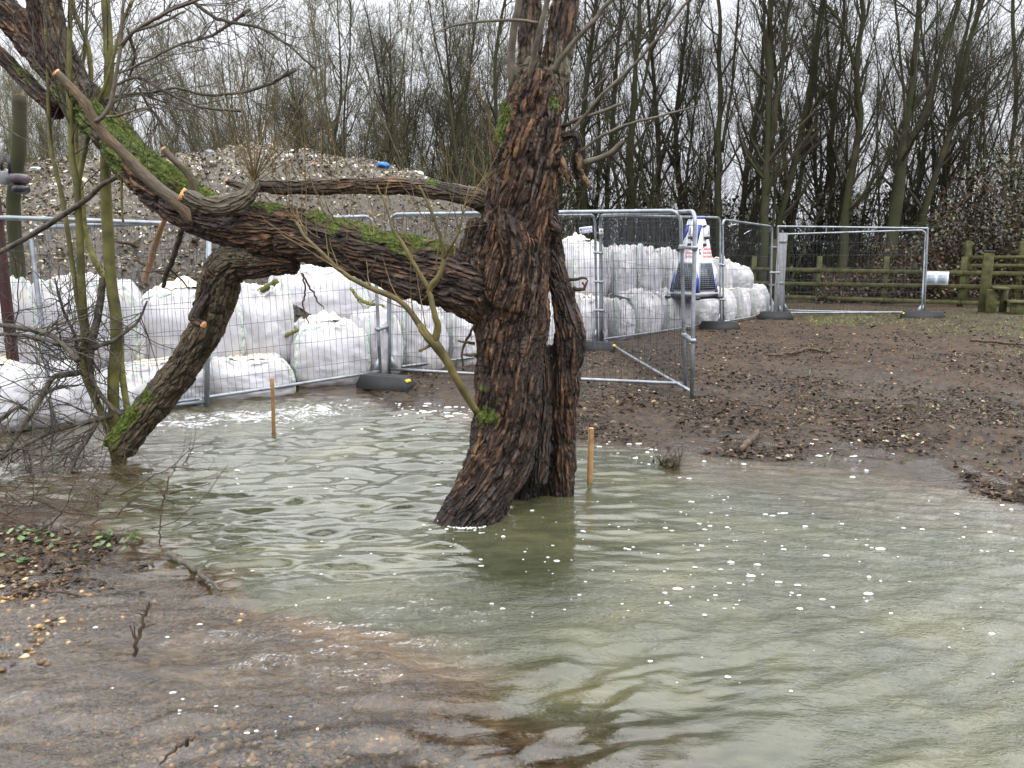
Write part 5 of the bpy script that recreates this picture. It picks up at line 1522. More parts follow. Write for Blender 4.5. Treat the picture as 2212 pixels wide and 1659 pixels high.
# ================================================================== BARE TREES
def tree_data(trunks, seed, nb=34, n2=260, n3=1300, n4=2400, spread=(.45, .95), blen=(1.2, 3.2), up=.10, wood='wood_dark', crown='crown_dark', tmin=.25, thin=1.0, low=0, sides=8):
    """trunks: list of (points, radii). Returns trunk mesh and crown mesh"""
    g = np.random.default_rng(seed)
    tb = MB(); PP = []; RR = []
    for P, r in trunks:
        P = np.asarray(P, float); r = np.asarray(r, float)
        A = catmull(np.hstack([P, r[:, None]]), .35)
        w = fbm(A[:, :3] * 1.3 + seed, 2)
        C = A[:, :3] + np.stack([w, np.roll(w, 3), 0 * w], 1) * .05
        rad = A[:, 3] * (1 + .08 * fbm(A[:, :3] * 3 + seed, 2))
        tb.tube(C, rad, sides)
        i = np.linspace(0, len(C) - 1, 14).astype(int); PP.append(C[i]); RR.append(rad[i])
    V = np.concatenate(tb.V); F = [np.concatenate(tb.Q), np.concatenate(tb.T)]
    tm = mdata('trunk', V, F, mats=[M[wood]])
    PP = np.array(PP); RR = np.array(RR)
    b1, r1 = grow(PP, RR, nb, 10, blen, spread, up, .10, .5, .25, tmin, 1, .05, .009, g, lenfall=.45)
    b2, r2 = grow(b1, r1, n2, 7, (blen[0] * .4, blen[1] * .45), (.4, 1.0), up * .7, .12, .5, .3, .12, 1, .018, .005, g)
    b3, r3 = grow(np.concatenate([b2, grow(b1, r1, n2, 7, (.3, .9), (.4, 1.), up, .12, .4, .3, .4, 1, .012, .005, g)[0]]), np.concatenate([r2, r2]), n3, 5, (.25, .85), (.35, .95), up * .5, .14, .5, .4, .15, 1, .007, .0042 * thin, g)
    b4, r4 = grow(b3, r3, n4, 3, (.15, .55), (.3, .9), up * .3, .12, .6, .5, .2, 1, .0046, .0031 * thin, g)
    cb = MB()
    for P, r, s in ((b1, r1, 6), (b2, r2, 4), (b3, r3, 3), (b4, r4, 3)):
        V1, Q1, _ = tubes(P, r, s); cb.add(V1, Q1)
    cm = mdata('crown', np.concatenate(cb.V), [np.concatenate(cb.Q)], mats=[M[crown]])
    return tm, cm

def place_tree(tm, cm, loc, rz, sc, label, group, name='bare_tree'):
    e = empty(name, loc, rz); e.scale = sc
    tag(e, label, 'tree', group)
    ob('trunk', tm, e); ob('crown', cm, e)
    return e

def stem(g, h, r, lean=.12, x=0, y=0, n=6, bend=.25):
    """one upright stem with a gentle wander"""
    a = g.uniform(0, 2 * math.pi); P = []; d = np.array([math.cos(a) * lean, math.sin(a) * lean])
    p = np.array([x, y], float)
    for k in range(n):
        P.append([p[0], p[1], h * k / (n - 1) - .3 * (k == 0)])
        p = p + d * h / (n - 1) + g.normal(0, bend * h / 40, 2)
    return np.array(P), r * (1 - .88 * np.linspace(0, 1, n) ** .9)

def build_trees():
    g = np.random.default_rng(77)
    # --- the trees that can be told apart on the right, each on its own outline: (u, v, radius px) at distance Y
    named = [
     (20.0, [[(1553,470,11),(1552,400,10),(1552,320,9),(1556,230,8),(1553,130,7),(1556,40,6),(1548,-80,5),(1550,-300,2)], [(1560,330,5),(1572,250,5),(1583,150,4),(1592,50,4),(1600,-60,3),(1610,-250,1)]], 'slim dark tree just right of the security tower top'),
     (21.5, [[(1605,460,10),(1612,380,9),(1625,300,8),(1638,220,6),(1650,120,5),(1652,30,5),(1650,-80,4),(1645,-250,2)]], 'dark leaning tree between the tower and the thick straight trunk'),
     (18.6, [[(1653,520,14),(1652,430,13),(1658,340,12),(1662,250,10),(1663,150,10),(1662,60,9),(1664,-40,8),(1670,-300,3)], [(1664,330,8),(1676,230,7),(1692,130,6),(1702,40,5),(1712,-60,4),(1730,-260,2)]], 'thick upright tree behind the far fence joint'),
     (19.6, [[(1680,500,11),(1700,410,11),(1722,330,11),(1738,250,9),(1753,170,8),(1763,90,7),(1775,10,6),(1790,-100,5),(1810,-300,2)]], 'tall tree leaning right, behind the grey boards'),
     (21.0, [[(1795,470,9),(1796,390,9),(1795,310,9),(1803,230,8),(1812,150,6),(1822,80,5),(1825,-20,4),(1830,-220,2)], [(1800,240,4),(1790,160,4),(1788,70,3),(1780,-40,2)]], 'slender forked tree above the middle of the farthest panel'),
     (18.8, [[(1822,520,15),(1832,430,13),(1845,340,12),(1858,260,11),(1850,190,10),(1853,120,8),(1862,50,8),(1862,-40,7),(1868,-260,3)], [(1845,150,6),(1832,85,6),(1808,40,5),(1780,5,4),(1760,-30,3)], [(1856,80,5),(1872,30,4),(1885,-40,3)]], 'thick kinked tree with a bulge above the middle of the farthest panel'),
     (18.4, [[(1925,520,20),(1938,430,20),(1950,340,17),(1955,280,13),(1965,220,11),(1972,150,9),(1980,80,8),(1986,0,7),(1996,-120,5),(2010,-350,2)], [(1952,330,11),(1975,290,10),(2000,240,9),(2020,180,8),(2035,110,7),(2062,40,7),(2080,-30,6),(2110,-200,3)], [(1952,300,6),(1955,240,5),(1948,160,4),(1940,80,4),(1935,-20,3)]], 'stout tree forking low into fans of limbs, right end of the farthest panel'),
     (19.0, [[(1985,520,12),(2005,430,11),(2030,350,10),(2055,270,9),(2075,190,9),(2090,110,8),(2108,40,8),(2130,-50,6),(2170,-250,3)], [(2030,350,8),(2062,300,6),(2100,250,5),(2140,190,4),(2180,120,3)]], 'right-leaning fan-limbed tree just left of the notice board'),
     (20.5, [[(2015,560,9),(2028,480,9),(2040,400,9),(2048,320,8),(2060,230,7),(2072,140,6),(2092,50,5),(2110,-50,4),(2140,-220,2)]], 'grey-green tree behind the notice board'),
     (23.0, [[(2190,520,9),(2185,400,8),(2188,300,7),(2195,200,7),(2192,100,6),(2188,0,5),(2190,-150,3)]], 'tree standing above the brambles at the right edge'),
     (22.0, [[(1470,460,8),(1465,360,8),(1462,260,7),(1470,160,6),(1480,70,5),(1490,-30,4),(1500,-200,2)]], 'slim tree directly above the twin near posts'),
     (20.4, [[(1362,440,12),(1358,340,12),(1366,250,10),(1372,170,8),(1378,80,7),(1385,-20,6),(1395,-220,3)], [(1366,250,6),(1392,180,5),(1408,90,5),(1425,0,4),(1440,-120,2)]], 'forked tree right of the broken stub of the willow'),
     (20.8, [[(1262,430,11),(1258,330,11),(1262,250,9),(1268,170,8),(1278,80,7),(1290,-20,5),(1300,-200,2)]], 'upright tree close to the right of the willow trunk'),
     (22.5, [[(1420,450,8),(1425,350,8),(1418,260,7),(1412,170,6),(1405,80,5),(1400,-20,4),(1395,-180,2)]], 'thin dark tree between the willow and the tower'),
     (24.0, [[(1310,430,8),(1316,330,8),(1325,240,7),(1330,150,6),(1338,60,5),(1345,-60,3)]], 'thin tree seen between the shoots right of the willow'),
    ]
    for i, (Y, ts, lab) in enumerate(named):
        Y = Y + 3.2
        u0, v0 = ts[0][0][:2]; b = W(u0, v0, Y); base = np.array([b[0], Y, .05])
        trunks = []
        for j, t in enumerate(ts):
            P = np.array([W(u, v, Y + (0 if j == 0 else .15 * k * (1 if i % 2 else -1))) for k, (u, v, r) in enumerate(t)]); r = np.array([px(Y, q[2]) for q in t])
            kx = .64; r = r * kx
            if j == 0: P = np.vstack([[P[0][0] - (P[1][0] - P[0][0]) * .2, Y, -.1], P]) if P[0][2] > .2 else P; r = np.concatenate([[r[0] * 1.15], r]) if len(P) > len(r) else r
            dirn = nrm(P[-1] - P[-3]); dirn[2] = abs(dirn[2]) + .2; dirn = nrm(dirn)
            P = np.vstack([P, P[-1] + dirn * 2.2, P[-1] + dirn * 4.2 + [0, .2, 0]]); r = np.concatenate([r, [r[-1] * .8 + .006, .008]])
            trunks.append((P - base, r))
        tm, cm = tree_data(trunks, 100 + i, nb=60 if len(ts) > 1 else 46, n2=260, n3=1000, n4=1500, blen=(1.0, 3.2), up=.09, tmin=.16)
        place_tree(tm, cm, tuple(base), 0, (1, 1, 1), lab, 'bare trees in the wood')
    # --- generic kinds, copied through the wood
    slim = []
    for k in range(4):
        h = (10, 11, 9.5, 11.5)[k]
        slim.append(tree_data([stem(g, h, .095, (.05, .16, .10, .22)[k], bend=.6)] + ([stem(g, h * .85, .08, .18)] if k % 2 else []), 40 + k, nb=40, n2=220, n3=900, n4=1400, blen=(1.0, 3.0), up=.13, tmin=.12))
    cop = []
    for k in range(4):
        n = (7, 9, 8, 10)[k]; h = (8, 9, 7.5, 9.5)[k]
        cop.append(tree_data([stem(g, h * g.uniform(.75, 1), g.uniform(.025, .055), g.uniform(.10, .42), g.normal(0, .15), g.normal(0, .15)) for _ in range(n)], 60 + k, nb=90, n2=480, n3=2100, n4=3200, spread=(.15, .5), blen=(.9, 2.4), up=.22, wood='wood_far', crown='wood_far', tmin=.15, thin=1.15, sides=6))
    # the fine upright coppice behind the heap, left of the willow
    spots = [(300, 27, .72), (352, 26, .80), (398, 28, .93), (440, 25.5, .92), (480, 28, 1.12), (520, 26, 1.08), (565, 29, 1.3), (610, 25.5, 1.15), (650, 28, 1.3), (695, 26, 1.2), (742, 28, 1.3), (790, 25.5, 1.15), (838, 27, 1.25), (885, 25, 1.15), (930, 27.5, 1.3), (975, 25, 1.2), (1020, 27, 1.3), (1065, 25.5, 1.2), (1105, 28, 1.3), (250, 25, .8), (195, 27, .85), (140, 25, .85), (80, 27, .9), (20, 25.5, .9), (-60, 27, .95), (-140, 26, 1.0)]
    for i, (u, Y, s) in enumerate(spots):
        p = W(u, 500, Y)
        place_tree(*cop[i % 4], (p[0], Y, .1), g.uniform(0, 6.28), (s, s, min(s, 1.02)), 'many-stemmed bare tree of fine upright branches in the wood behind the waste heap', 'fine upright trees behind the heap')
    sp2 = [(640, 25.5, .9), (712, 24.5, .95), (826, 24.6, .9), (910, 25.5, 1.0), (985, 24, .95), (1050, 23, 1.0), (1180, 24, 1.0)]
    for i, (u, Y, s) in enumerate(sp2):
        p = W(u, 500, Y)
        place_tree(*slim[i % 4], (p[0], Y, .1), g.uniform(0, 6.28), (s, s, s), 'slender bare tree with dark trunk rising behind the waste heap', 'slender trees behind the heap')
    # deeper rows on the right
    for i in range(13):
        u = 1190 + i * 84 + g.uniform(-12, 12); Y = (24.5, 27.5, 31)[i % 3] + g.uniform(-.8, .8)
        p = W(u, 500, Y); s = g.uniform(.85, 1.15)
        place_tree(*(slim[(i * 3 + 1) % 4] if i % 4 else cop[i % 4]), (p[0], Y, .12), g.uniform(0, 6.28), (s, s, s), 'slender bare tree deep in the wood right of the willow', 'slender trees deep in the wood')
    copd = []
    for k in range(2):
        n = (6, 8)[k]; h = (9, 10)[k]
        copd.append(tree_data([stem(g, h * g.uniform(.75, 1), g.uniform(.03, .06), g.uniform(.06, .36), g.normal(0, .2), g.normal(0, .2), bend=.7) for _ in range(n)], 160 + k, nb=70, n2=380, n3=1200, n4=1500, spread=(.25, .8), blen=(.9, 2.6), up=.16, wood='wood_dark', crown='crown_dark', tmin=.1, sides=6))
    for i in range(13):
        u = 1205 + i * 78 + g.uniform(-16, 16); Y = (23.2, 25.4, 24.2)[i % 3]
        p = W(u, 500, Y); s_ = g.uniform(.85, 1.15)
        place_tree(*copd[i % 2], (p[0], Y, .12), g.uniform(0, 6.28), (s_, s_, s_), 'clump of thin dark upright stems among the trees right of the willow', 'thin stem clumps behind the fences')
    # small scrubby trees at the wood edge on the left, behind the fence
    for i, (u, Y, s) in enumerate([(52, 12.6, .42), (95, 13.2, .40), (128, 12.2, .36), (22, 13.6, .45), (-40, 12.8, .4)]):
        p = W(u, 560, Y)
        z = .3 + .5
        place_tree(*cop[(i + 1) % 4], (p[0], Y, z), g.uniform(0, 6.28), (s, s, s * 1.1), 'small scrubby green-stemmed tree on the left shoulder of the heap', 'scrubby small trees at far left')

# ================================================================== THICKETS
def build_thicket():
    g = np.random.default_rng(31)
    # low dark scrub along the floor of the wood: a tangle of thin stems
    n = 7600
    u = g.uniform(1080, 2500, n); Y = g.uniform(22.6, 33, n)
    x = (u - 1106) / FD * Y
    P0 = np.stack([x, Y, np.full(n, .1)], 1)
    h = g.uniform(.8, 4.0, n) * np.clip(.8 + fbm(P0 * .35, 2), .4, 1.4)
    Kk = 6; path = np.empty((n, Kk, 3)); path[:, 0] = P0; d = nrm(g.normal(0, .35, (n, 3)) + [0, 0, 1])
    for k in range(1, Kk):
        path[:, k] = path[:, k - 1] + d * (h / (Kk - 1))[:, None]; d = nrm(d + g.normal(0, .22, (n, 3)))
    rad = (g.uniform(.005, .014, n)[:, None] * np.linspace(1, .35, Kk)[None])
    t1, r1 = grow(path, rad, 19000, 4, (.3, 1.0), (.4, 1.1), 0, .2, .6, .4, .15, 1, .006, .0035, g)
    mb = MB()
    for P, r in ((path, rad), (t1, r1)):
        V1, Q1, _ = tubes(P, r, 3); mb.add(V1, Q1)
    tag(mb.build('scrub_thicket', M['crown_dark']), 'dark tangled scrub covering the floor of the wood behind the fences', 'scrub', kind='stuff')
    # the same behind the heap, finer
    n = 1800
    u = g.uniform(-200, 1150, n); Y = g.uniform(19, 24, n); x = (u - 1106) / FD * Y
    P0 = np.stack([x, Y, np.full(n, .3)], 1); h = g.uniform(2.0, 4.4, n)
    path = np.empty((n, Kk, 3)); path[:, 0] = P0; d = nrm(g.normal(0, .4, (n, 3)) + [0, 0, 1])
    for k in range(1, Kk):
        path[:, k] = path[:, k - 1] + d * (h / (Kk - 1))[:, None]; d = nrm(d + g.normal(0, .25, (n, 3)))
    rad = (g.uniform(.006, .014, n)[:, None] * np.linspace(1, .35, Kk)[None])
    t1, r1 = grow(path, rad, 11000, 4, (.3, 1.1), (.4, 1.1), 0, .2, .6, .4, .3, 1, .006, .0038, g)
    mb = MB()
    for P, r in ((path, rad), (t1, r1)):
        V1, Q1, _ = tubes(P, r, 3); mb.add(V1, Q1)
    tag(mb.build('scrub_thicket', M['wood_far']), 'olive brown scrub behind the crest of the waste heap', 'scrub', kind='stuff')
    # leaves and dead leaves held in the scrub; brambles heap up to the right
    pal = np.array([lin(*c)[:3] for c in [(30, 34, 18), (44, 50, 26), (62, 68, 36), (84, 88, 50), (38, 31, 22), (62, 44, 30), (88, 60, 38), (104, 98, 62)]])
    n = 60000
    u = g.uniform(1080, 2450, n); Y = g.uniform(23, 32, n); z = .15 + g.random(n) ** 1.5 * 3.3
    P = np.stack([(u - 1106) / FD * Y, Y, z], 1)
    keep = fbm(P * np.array([.6, .6, .8]), 3) > -.08 + .10 * (z - 1.5)
    P = P[keep]; n = len(P)
    SV, SQ = splat(P, .05 + .07 * g.random(n), g, 0)
    ci = g.choice(8, n, p=[.34, .24, .1, .03, .14, .09, .04, .02])
    tag(mk('undergrowth', SV, SQ, M['leaf'], smooth=False, cols=np.repeat(pal[ci], 6, 0)), 'dark ivy leaves and dead foliage low in the wood', 'undergrowth', kind='stuff')
    # bramble mound at the right edge
    n = 42000
    u = g.uniform(1760, 2560, n); Y = g.uniform(20.2, 23.5, n)
    x = (u - 1106) / FD * Y
    top = .5 + 3.6 * sstep(9.0, 14.0, x + fbm(np.stack([x * .8, Y * .8, 0 * x], 1), 2) * 1.2) + .7 * fbm(np.stack([x, Y, 0 * x], 1) * 1.1, 2)
    z = .1 + top * g.random(n) ** .9
    P = np.stack([x, Y, z], 1); keep = (fbm(P * 1.5 + 7, 3) > -.12) & (g.random(n) < 1.15 - .8 * z / np.maximum(top, .3))
    P = P[keep]; z = z[keep]; n = len(P)
    SV, SQ = splat(P, .038 + .05 * g.random(n), g, .1)
    rus = sstep(2.2, .9, z + fbm(P * .9, 2) * 1.2)
    a1 = np.array([.26, .27, .18, .10, .05, .04, .03, .07]); a2 = np.array([.13, .10, .07, .04, .20, .24, .16, .06])
    ci = np.where(g.random(n) < rus, g.choice(8, n, p=a2 / a2.sum()), g.choice(8, n, p=a1 / a1.sum()))
    can = np.stack([P[:1500], P[:1500] + g.normal(0, .2, (1500, 3)) + [0, 0, .25], P[:1500] + g.normal(0, .4, (1500, 3)) + [0, 0, .1]], 1)
    V1, Q1, _ = tubes(can, np.full(can.shape[:2], .005), 3)
    cc = np.tile(np.array(lin(92, 66, 48)[:3]), (len(V1), 1))
    tag(mk('bramble_thicket', np.vstack([SV, V1]), np.vstack([SQ, Q1 + len(SV)]), M['leaf'], smooth=False, cols=np.vstack([np.repeat(pal[ci], 6, 0), cc])), 'bramble mound of green glossy and russet leaves behind the stile', 'brambles', kind='stuff')

# ================================================================== LEFT SHRUB
def build_shrub():
    base = np.array(G(258, 1015, 0)); base[2] = -.1
    root = empty('thorn_shrub', tuple(base)); tag(root, 'many-stemmed thorn shrub with olive stems standing in the water at left', 'shrub')
    Y = 5.75
    green = [
     [(262,1040,15),(256,960,14),(247,894,12),(244,844,12),(246,800,12),(252,740,13),(250,680,12),(240,610,11.5),(233,500,11.5),(229,420,11),(228,330,10),(232,240,10),(236,150,9.5),(232,60,9),(226,-40,8),(220,-400,4)],
     [(250,1010,8),(238,940,8),(214,880,8),(190,827,8),(181,780,9),(184,727,9),(180,660,8),(176,600,8),(172,494,7.5),(170,467,7),(166,400,7),(156,340,6),(151,240,6),(150,130,5),(152,20,4.5),(156,-150,3)],
     [(184,735,6),(172,670,6),(160,594,5.5),(146,500,5),(137,440,5),(122,370,4.5),(112,330,4.5),(106,250,4),(104,150,4),(100,60,4),(95,-60,3)],
     [(236,600,6),(222,594,6.5),(203,560,6),(192,530,5.5),(183,494,5.5),(178,430,5),(172,380,4),(165,300,4),(172,200,3.5),(185,90,3),(190,-30,2.5)],
     [(282,930,7),(277,905,7),(270,850,7),(262,794,7.5),(258,740,8),(252,700,7)],
     [(168,400,6),(176,360,5.5),(186,310,5.5),(193,270,5.5),(197,210,5),(196,150,5),(190,100,5),(175,60,4.5),(160,20,4),(150,-40,3)],
     [(190,300,4),(205,240,4),(232,170,3.5),(262,60,3),(285,0,3)],
     [(258,290,3.5),(268,340,2.5),(262,420,2.5),(266,480,2.5)],
    ]
    def pp(rows, dy=0.0, st=.05): return pathpx([(u, v, Y + dy * (i / max(1, len(rows) - 1)), r) for i, (u, v, r) in enumerate(rows)], st, .001)
    src = []
    for i, rows in enumerate(green):
        P, r = pp(rows, (0, -.15, .1, .25, .1, .2, -.3, -.1)[i]); m = MB(); m.tube(P - base, r, 9); m.build('stem', M['green_stem'] if i in (0, 1, 2, 5) else M['green_twig'], root); src.append((P, r))
    dead = [
     [(318,650,2),(300,692,3),(285,706,3.5),(262,724,4),(240,738,4.5),(215,746,5),(200,752,6)],
     [(222,600,7),(218,640,7.5),(210,690,8),(198,740,9),(195,770,8),(196,800,6),(204,832,5),(225,862,5),(246,884,5),(262,895,4)],
     [(-20,700,5.5),(30,706,5.5),(85,715,6),(120,730,6),(145,752,6),(168,778,7)],
     [(-20,722,4),(40,724,4),(90,732,4),(125,742,4)],
     [(196,798,6.5),(165,806,6.5),(140,810,6.5),(120,812,6),(105,830,5.5),(92,855,6),(70,890,6),(45,925,6),(20,965,6),(-20,1010,5)],
     [(95,850,5),(112,842,3),(120,838,2)],
     [(250,895,6),(218,904,6),(170,916,5.5),(110,934,5),(60,958,5),(0,990,5),(-40,1010,4)],
     [(214,905,5),(196,935,6),(180,960,6),(165,985,6),(150,1020,5),(138,1050,4)],
     [(192,830,4),(180,800,3),(168,760,3.5),(160,720,3),(140,680,3),(128,640,2.5),(118,600,2)],
     [(70,890,4),(40,880,4),(0,905,4),(-30,915,3)],
     [(240,400,3),(300,470,3),(250,382,5),(200,410,5),(150,450,5),(100,492,5.5),(50,520,5),(-20,560,5)],
    ]
    dead[-1] = [(-30,562,5),(10,540,5.5),(50,518,5.5),(100,488,6),(150,455,6),(190,428,5.5),(215,404,5),(238,390,5),(262,380,4.5),(300,378,4),(340,388,4),(372,400,3.5)]
    for i, rows in enumerate(dead):
        P, r = pp(rows, g_dead[i]); m = MB(); m.tube(P - base, r, 7); m.build('branch', M['grey_twig'], root); src.append((P, r))
    P, r = pp(green[0]); 
    g = np.random.default_rng(44)
    def res(P, r, n=12):
        i = np.linspace(0, len(P) - 1, n).astype(int); return P[i], np.minimum(r[i], .012)
    S = [res(*s) for s in src[8:]] + [res(*s) for s in src[1:4]]
    PP = np.array([s[0] for s in S]); RR = np.array([s[1] for s in S])
    tw = MB()
    lowm = PP[:, :, 2].mean(1) < 1.6
    t1, r1 = grow(PP[lowm], RR[lowm], 170, 9, (.3, 1.1), (.5, 1.2), .0, .22, .45, .4, .05, 1, .006, .0022, g)
    t2, r2 = grow(t1, r1, 640, 6, (.10, .45), (.5, 1.2), 0, .25, .6, .5, .1, 1, .003, .0014, g)
    t3, r3 = grow(t2, r2, 900, 3, (.02, .09), (.9, 1.4), 0, .2, .7, .4, .05, 1, .0018, .001, g)
    # upper twigs
    hi = [res(*src[k]) for k in (0, 1, 2, 3, 5, 6)]
    PH = np.array([s[0][5:] for s in hi]); RH = np.array([s[1][5:] for s in hi])
    t4, r4 = grow(PH, RH, 80, 9, (.5, 1.6), (.4, 1.0), .03, .13, .4, .35, .1, 1, .0065, .0022, g)
    t5, r5 = grow(t4, r4, 300, 6, (.15, .6), (.4, 1.0), .0, .17, .5, .5, .15, 1, .003, .0014, g)
    for P, r in ((t1, r1), (t2, r2), (t3, r3), (t4, r4), (t5, r5)):
        V1, Q1, _ = tubes(P - base, r, 4); tw.add(V1, Q1)
    tw.build('twigs', M['grey_twig'], root)
    # berries
    tips = np.concatenate([t5[:, -1], t5[:, 3]]); tips = tips[g.permutation(len(tips))[:150]]
    bb = MB()
    for p in tips:
        for _ in range(g.integers(1, 4)):
            c = p + g.normal(0, .018, 3); s = .006
            o = np.array([(1, 0, 0), (0, 1, 0), (-1, 0, 0), (0, -1, 0), (0, 0, 1), (0, 0, -1)], float) * s
            bb.add(c + o - base, None, [(0, 1, 4), (1, 2, 4), (2, 3, 4), (3, 0, 4), (1, 0, 5), (2, 1, 5), (3, 2, 5), (0, 3, 5)])
    bb.build('berries', M['berry'], root)['kind'] = 'stuff'
    # berried boughs arching over the top left, belonging to a hawthorn outside the frame
    r2_ = empty('hawthorn_tree', tuple(W(330, -500, 5.0))); tag(r2_, 'berried hawthorn boughs reaching down from above the frame, top left', 'tree')
    b2 = np.array(r2_.location)
    rows = [[(255,110,4),(290,66,4),(320,50,4),(367,22,4.5),(433,-5,5),(520,-60,7),(600,-200,12)], [(232,215,3),(262,205,3),(330,200,3),(380,190,3),(420,200,3),(470,205,3),(560,190,3.5),(640,150,4)],
            [(245,185,3),(300,168,3),(370,205,3),(430,230,3),(520,240,3.5)], [(275,60,3),(283,90,3),(292,120,3),(284,150,2.5),(280,165,2)], [(300,190,3),(318,225,3),(345,260,2.5),(375,310,2)],
            [(400,-10,4),(470,40,3.5),(560,60,3),(620,95,2.5),(680,150,2)], [(250,160,2.5),(320,130,2.5),(390,95,2.5),(460,75,3),(540,20,4)]]
    S = []
    for rw in rows:
        P, r = pathpx([(u, v, 5.15 + .04 * i, q) for i, (u, v, q) in enumerate(rw)], .05, .002); m = MB(); m.tube(P - b2, r, 6); m.build('bough', M['grey_twig'], r2_); S.append(res(P, r))
    PP = np.array([s[0] for s in S]); RR = np.array([s[1] for s in S])
    t1, r1 = grow(PP, RR, 90, 8, (.25, .9), (.4, 1.1), -.03, .16, .5, .4, .0, 1, .004, .0018, g)
    t2, r2 = grow(t1, r1, 300, 5, (.08, .3), (.5, 1.2), -.02, .2, .6, .5, .1, 1, .0022, .0013, g)
    tw = MB()
    for P, r in ((t1, r1), (t2, r2)):
        V1, Q1, _ = tubes(P - b2, r, 4); tw.add(V1, Q1)
    tw.build('twigs', M['grey_twig'], r2_)
    bb = MB(); tips = t2[:, -1][g.permutation(len(t2))[:150]]
    for p in tips:
        for _ in range(g.integers(1, 6)):
            c = p + g.normal(0, .016, 3) - [0, 0, .02]; s = .0058
            o = np.array([(1, 0, 0), (0, 1, 0), (-1, 0, 0), (0, -1, 0), (0, 0, 1), (0, 0, -1)], float) * s
            bb.add(c + o - b2, None, [(0, 1, 4), (1, 2, 4), (2, 3, 4), (3, 0, 4), (1, 0, 5), (2, 1, 5), (3, 2, 5), (0, 3, 5)])
    bb.build('berries', M['berry'], r2_)['kind'] = 'stuff'
g_dead = [-.2, -.15, -.4, -.3, -.5, -.4, -.7, -.5, -.2, -.6, -.3]

def build_tangle():
    """half drowned branches and stems in the lower left corner"""
    g = np.random.default_rng(52)
    n = 150
    u = g.uniform(-60, 400, n); v = 985 + 185 * g.random(n); u = np.where(v > 1120, u * .75, u)
    P0 = np.array([G(a, b, -.02) for a, b in zip(u, v)])
    Kk = 9; path = np.empty((n, Kk, 3)); path[:, 0] = P0
    L = g.uniform(.15, .75, n) * np.where(g.random(n) < .15, 1.5, 1); d = nrm(g.normal(0, 1, (n, 3)) * [1, .7, .35] + [0, 0, .42])
    for k in range(1, Kk):
        path[:, k] = path[:, k - 1] + d * (L / (Kk - 1))[:, None]; d = nrm(d + g.normal(0, .16, (n, 3)) + [0, 0, -.03])
    rad = g.uniform(.0016, .0055, n)[:, None] * np.linspace(1, .4, Kk)[None]
    t1, r1 = grow(path, rad, 340, 5, (.08, .32), (.5, 1.2), 0, .22, .6, .5, .1, 1, .0025, .0013, g)
    mb = MB()
    for P, r in ((path, rad), (t1, r1)):
        V1, Q1, _ = tubes(P, r, 4); mb.add(V1, Q1)
    tag(mb.build('twig_tangle', M['twig']), 'tangle of thin brown stems poking out of the water at lower left', 'twig tangle', kind='stuff')
    # green ground-ivy leaves
    pts = []
    for (u0, u1, v0, v1, k) in [(70, 300, 1150, 1185, 44), (20, 130, 1150, 1172, 14), (0, 60, 1205, 1225, 12), (278, 300, 1150, 1172, 7), (205, 240, 1148, 1164, 8)]:
        for _ in range(k): pts.append(G(g.uniform(u0, u1), g.uniform(v0, v1), .03) + [0, 0, g.uniform(0, .03)])
    P = np.array(pts); m = MB()
    for p in P:
        a = np.arange(8) * math.pi / 4; s = g.uniform(.010, .022); r = s * (1 - .35 * (np.arange(8) == 4)) * (1 + .08 * g.normal(size=8))
        t = g.normal(0, .35, 2)
        V = np.stack([p[0] + r * np.cos(a), p[1] + r * np.sin(a), p[2] + r * (np.cos(a) * t[0] + np.sin(a) * t[1]) + .002 * np.cos(2 * a)], 1)
        c = lin(*[(66, 92, 40), (88, 116, 54), (54, 76, 32)][g.integers(3)])[:3]
        m.add(np.vstack([V, [p - [0, 0, .004]]]), None, [(i, (i + 1) % 8, 8) for i in range(8)], col=c)
    tag(m.build('ground_ivy', M['leaf']), 'small round green leaves at the water edge, lower left', 'ivy', kind='stuff')

# ================================================================== SINGLE STICKS, STAKES AND ODDMENTS
def stick(rows, label, name='fallen_stick', mat='twig', group=None, side=0, jit=.004, on_ground=None):
    A = []
    for rw in rows:
        u, v, r = rw[:3]
        if len(rw) > 3: p = W(u, v, rw[3]); d_ = rw[3]
        else: p = G(u, v, .03 if on_ground is None else on_ground); d_ = p[1]
        A.append(list(p) + [px(d_, r)])
    A = np.array(A); C = catmull(A, max(.02, np.linalg.norm(A[-1, :3] - A[0, :3]) / 18))
    C[1:-1, :3] += rng.normal(0, jit, (len(C) - 2, 3))
    b = C[0, :3].copy()
    e = empty(name, tuple(b)); tag(e, label, 'stick' if 'post' not in name else 'stake', group)
    m = MB(); m.tube(C[:, :3] - b, C[:, 3], 8); m.build('wood', M[mat], e)
    if side:
        g = np.random.default_rng(len(label))
        i = np.linspace(0, len(C) - 1, 8).astype(int)
        t, r = grow(C[i, :3][None] - b, C[i, 3][None], side, 6, (np.linalg.norm(A[-1, :3] - A[0, :3]) * .15, np.linalg.norm(A[-1, :3] - A[0, :3]) * .4), (.4, 1.), .02, .18, .5, .4, .2, .95, .02, .0012, g)
        V1, Q1, _ = tubes(t, r, 5); mk('side_twigs', V1, Q1, M[mat], e)
    return e

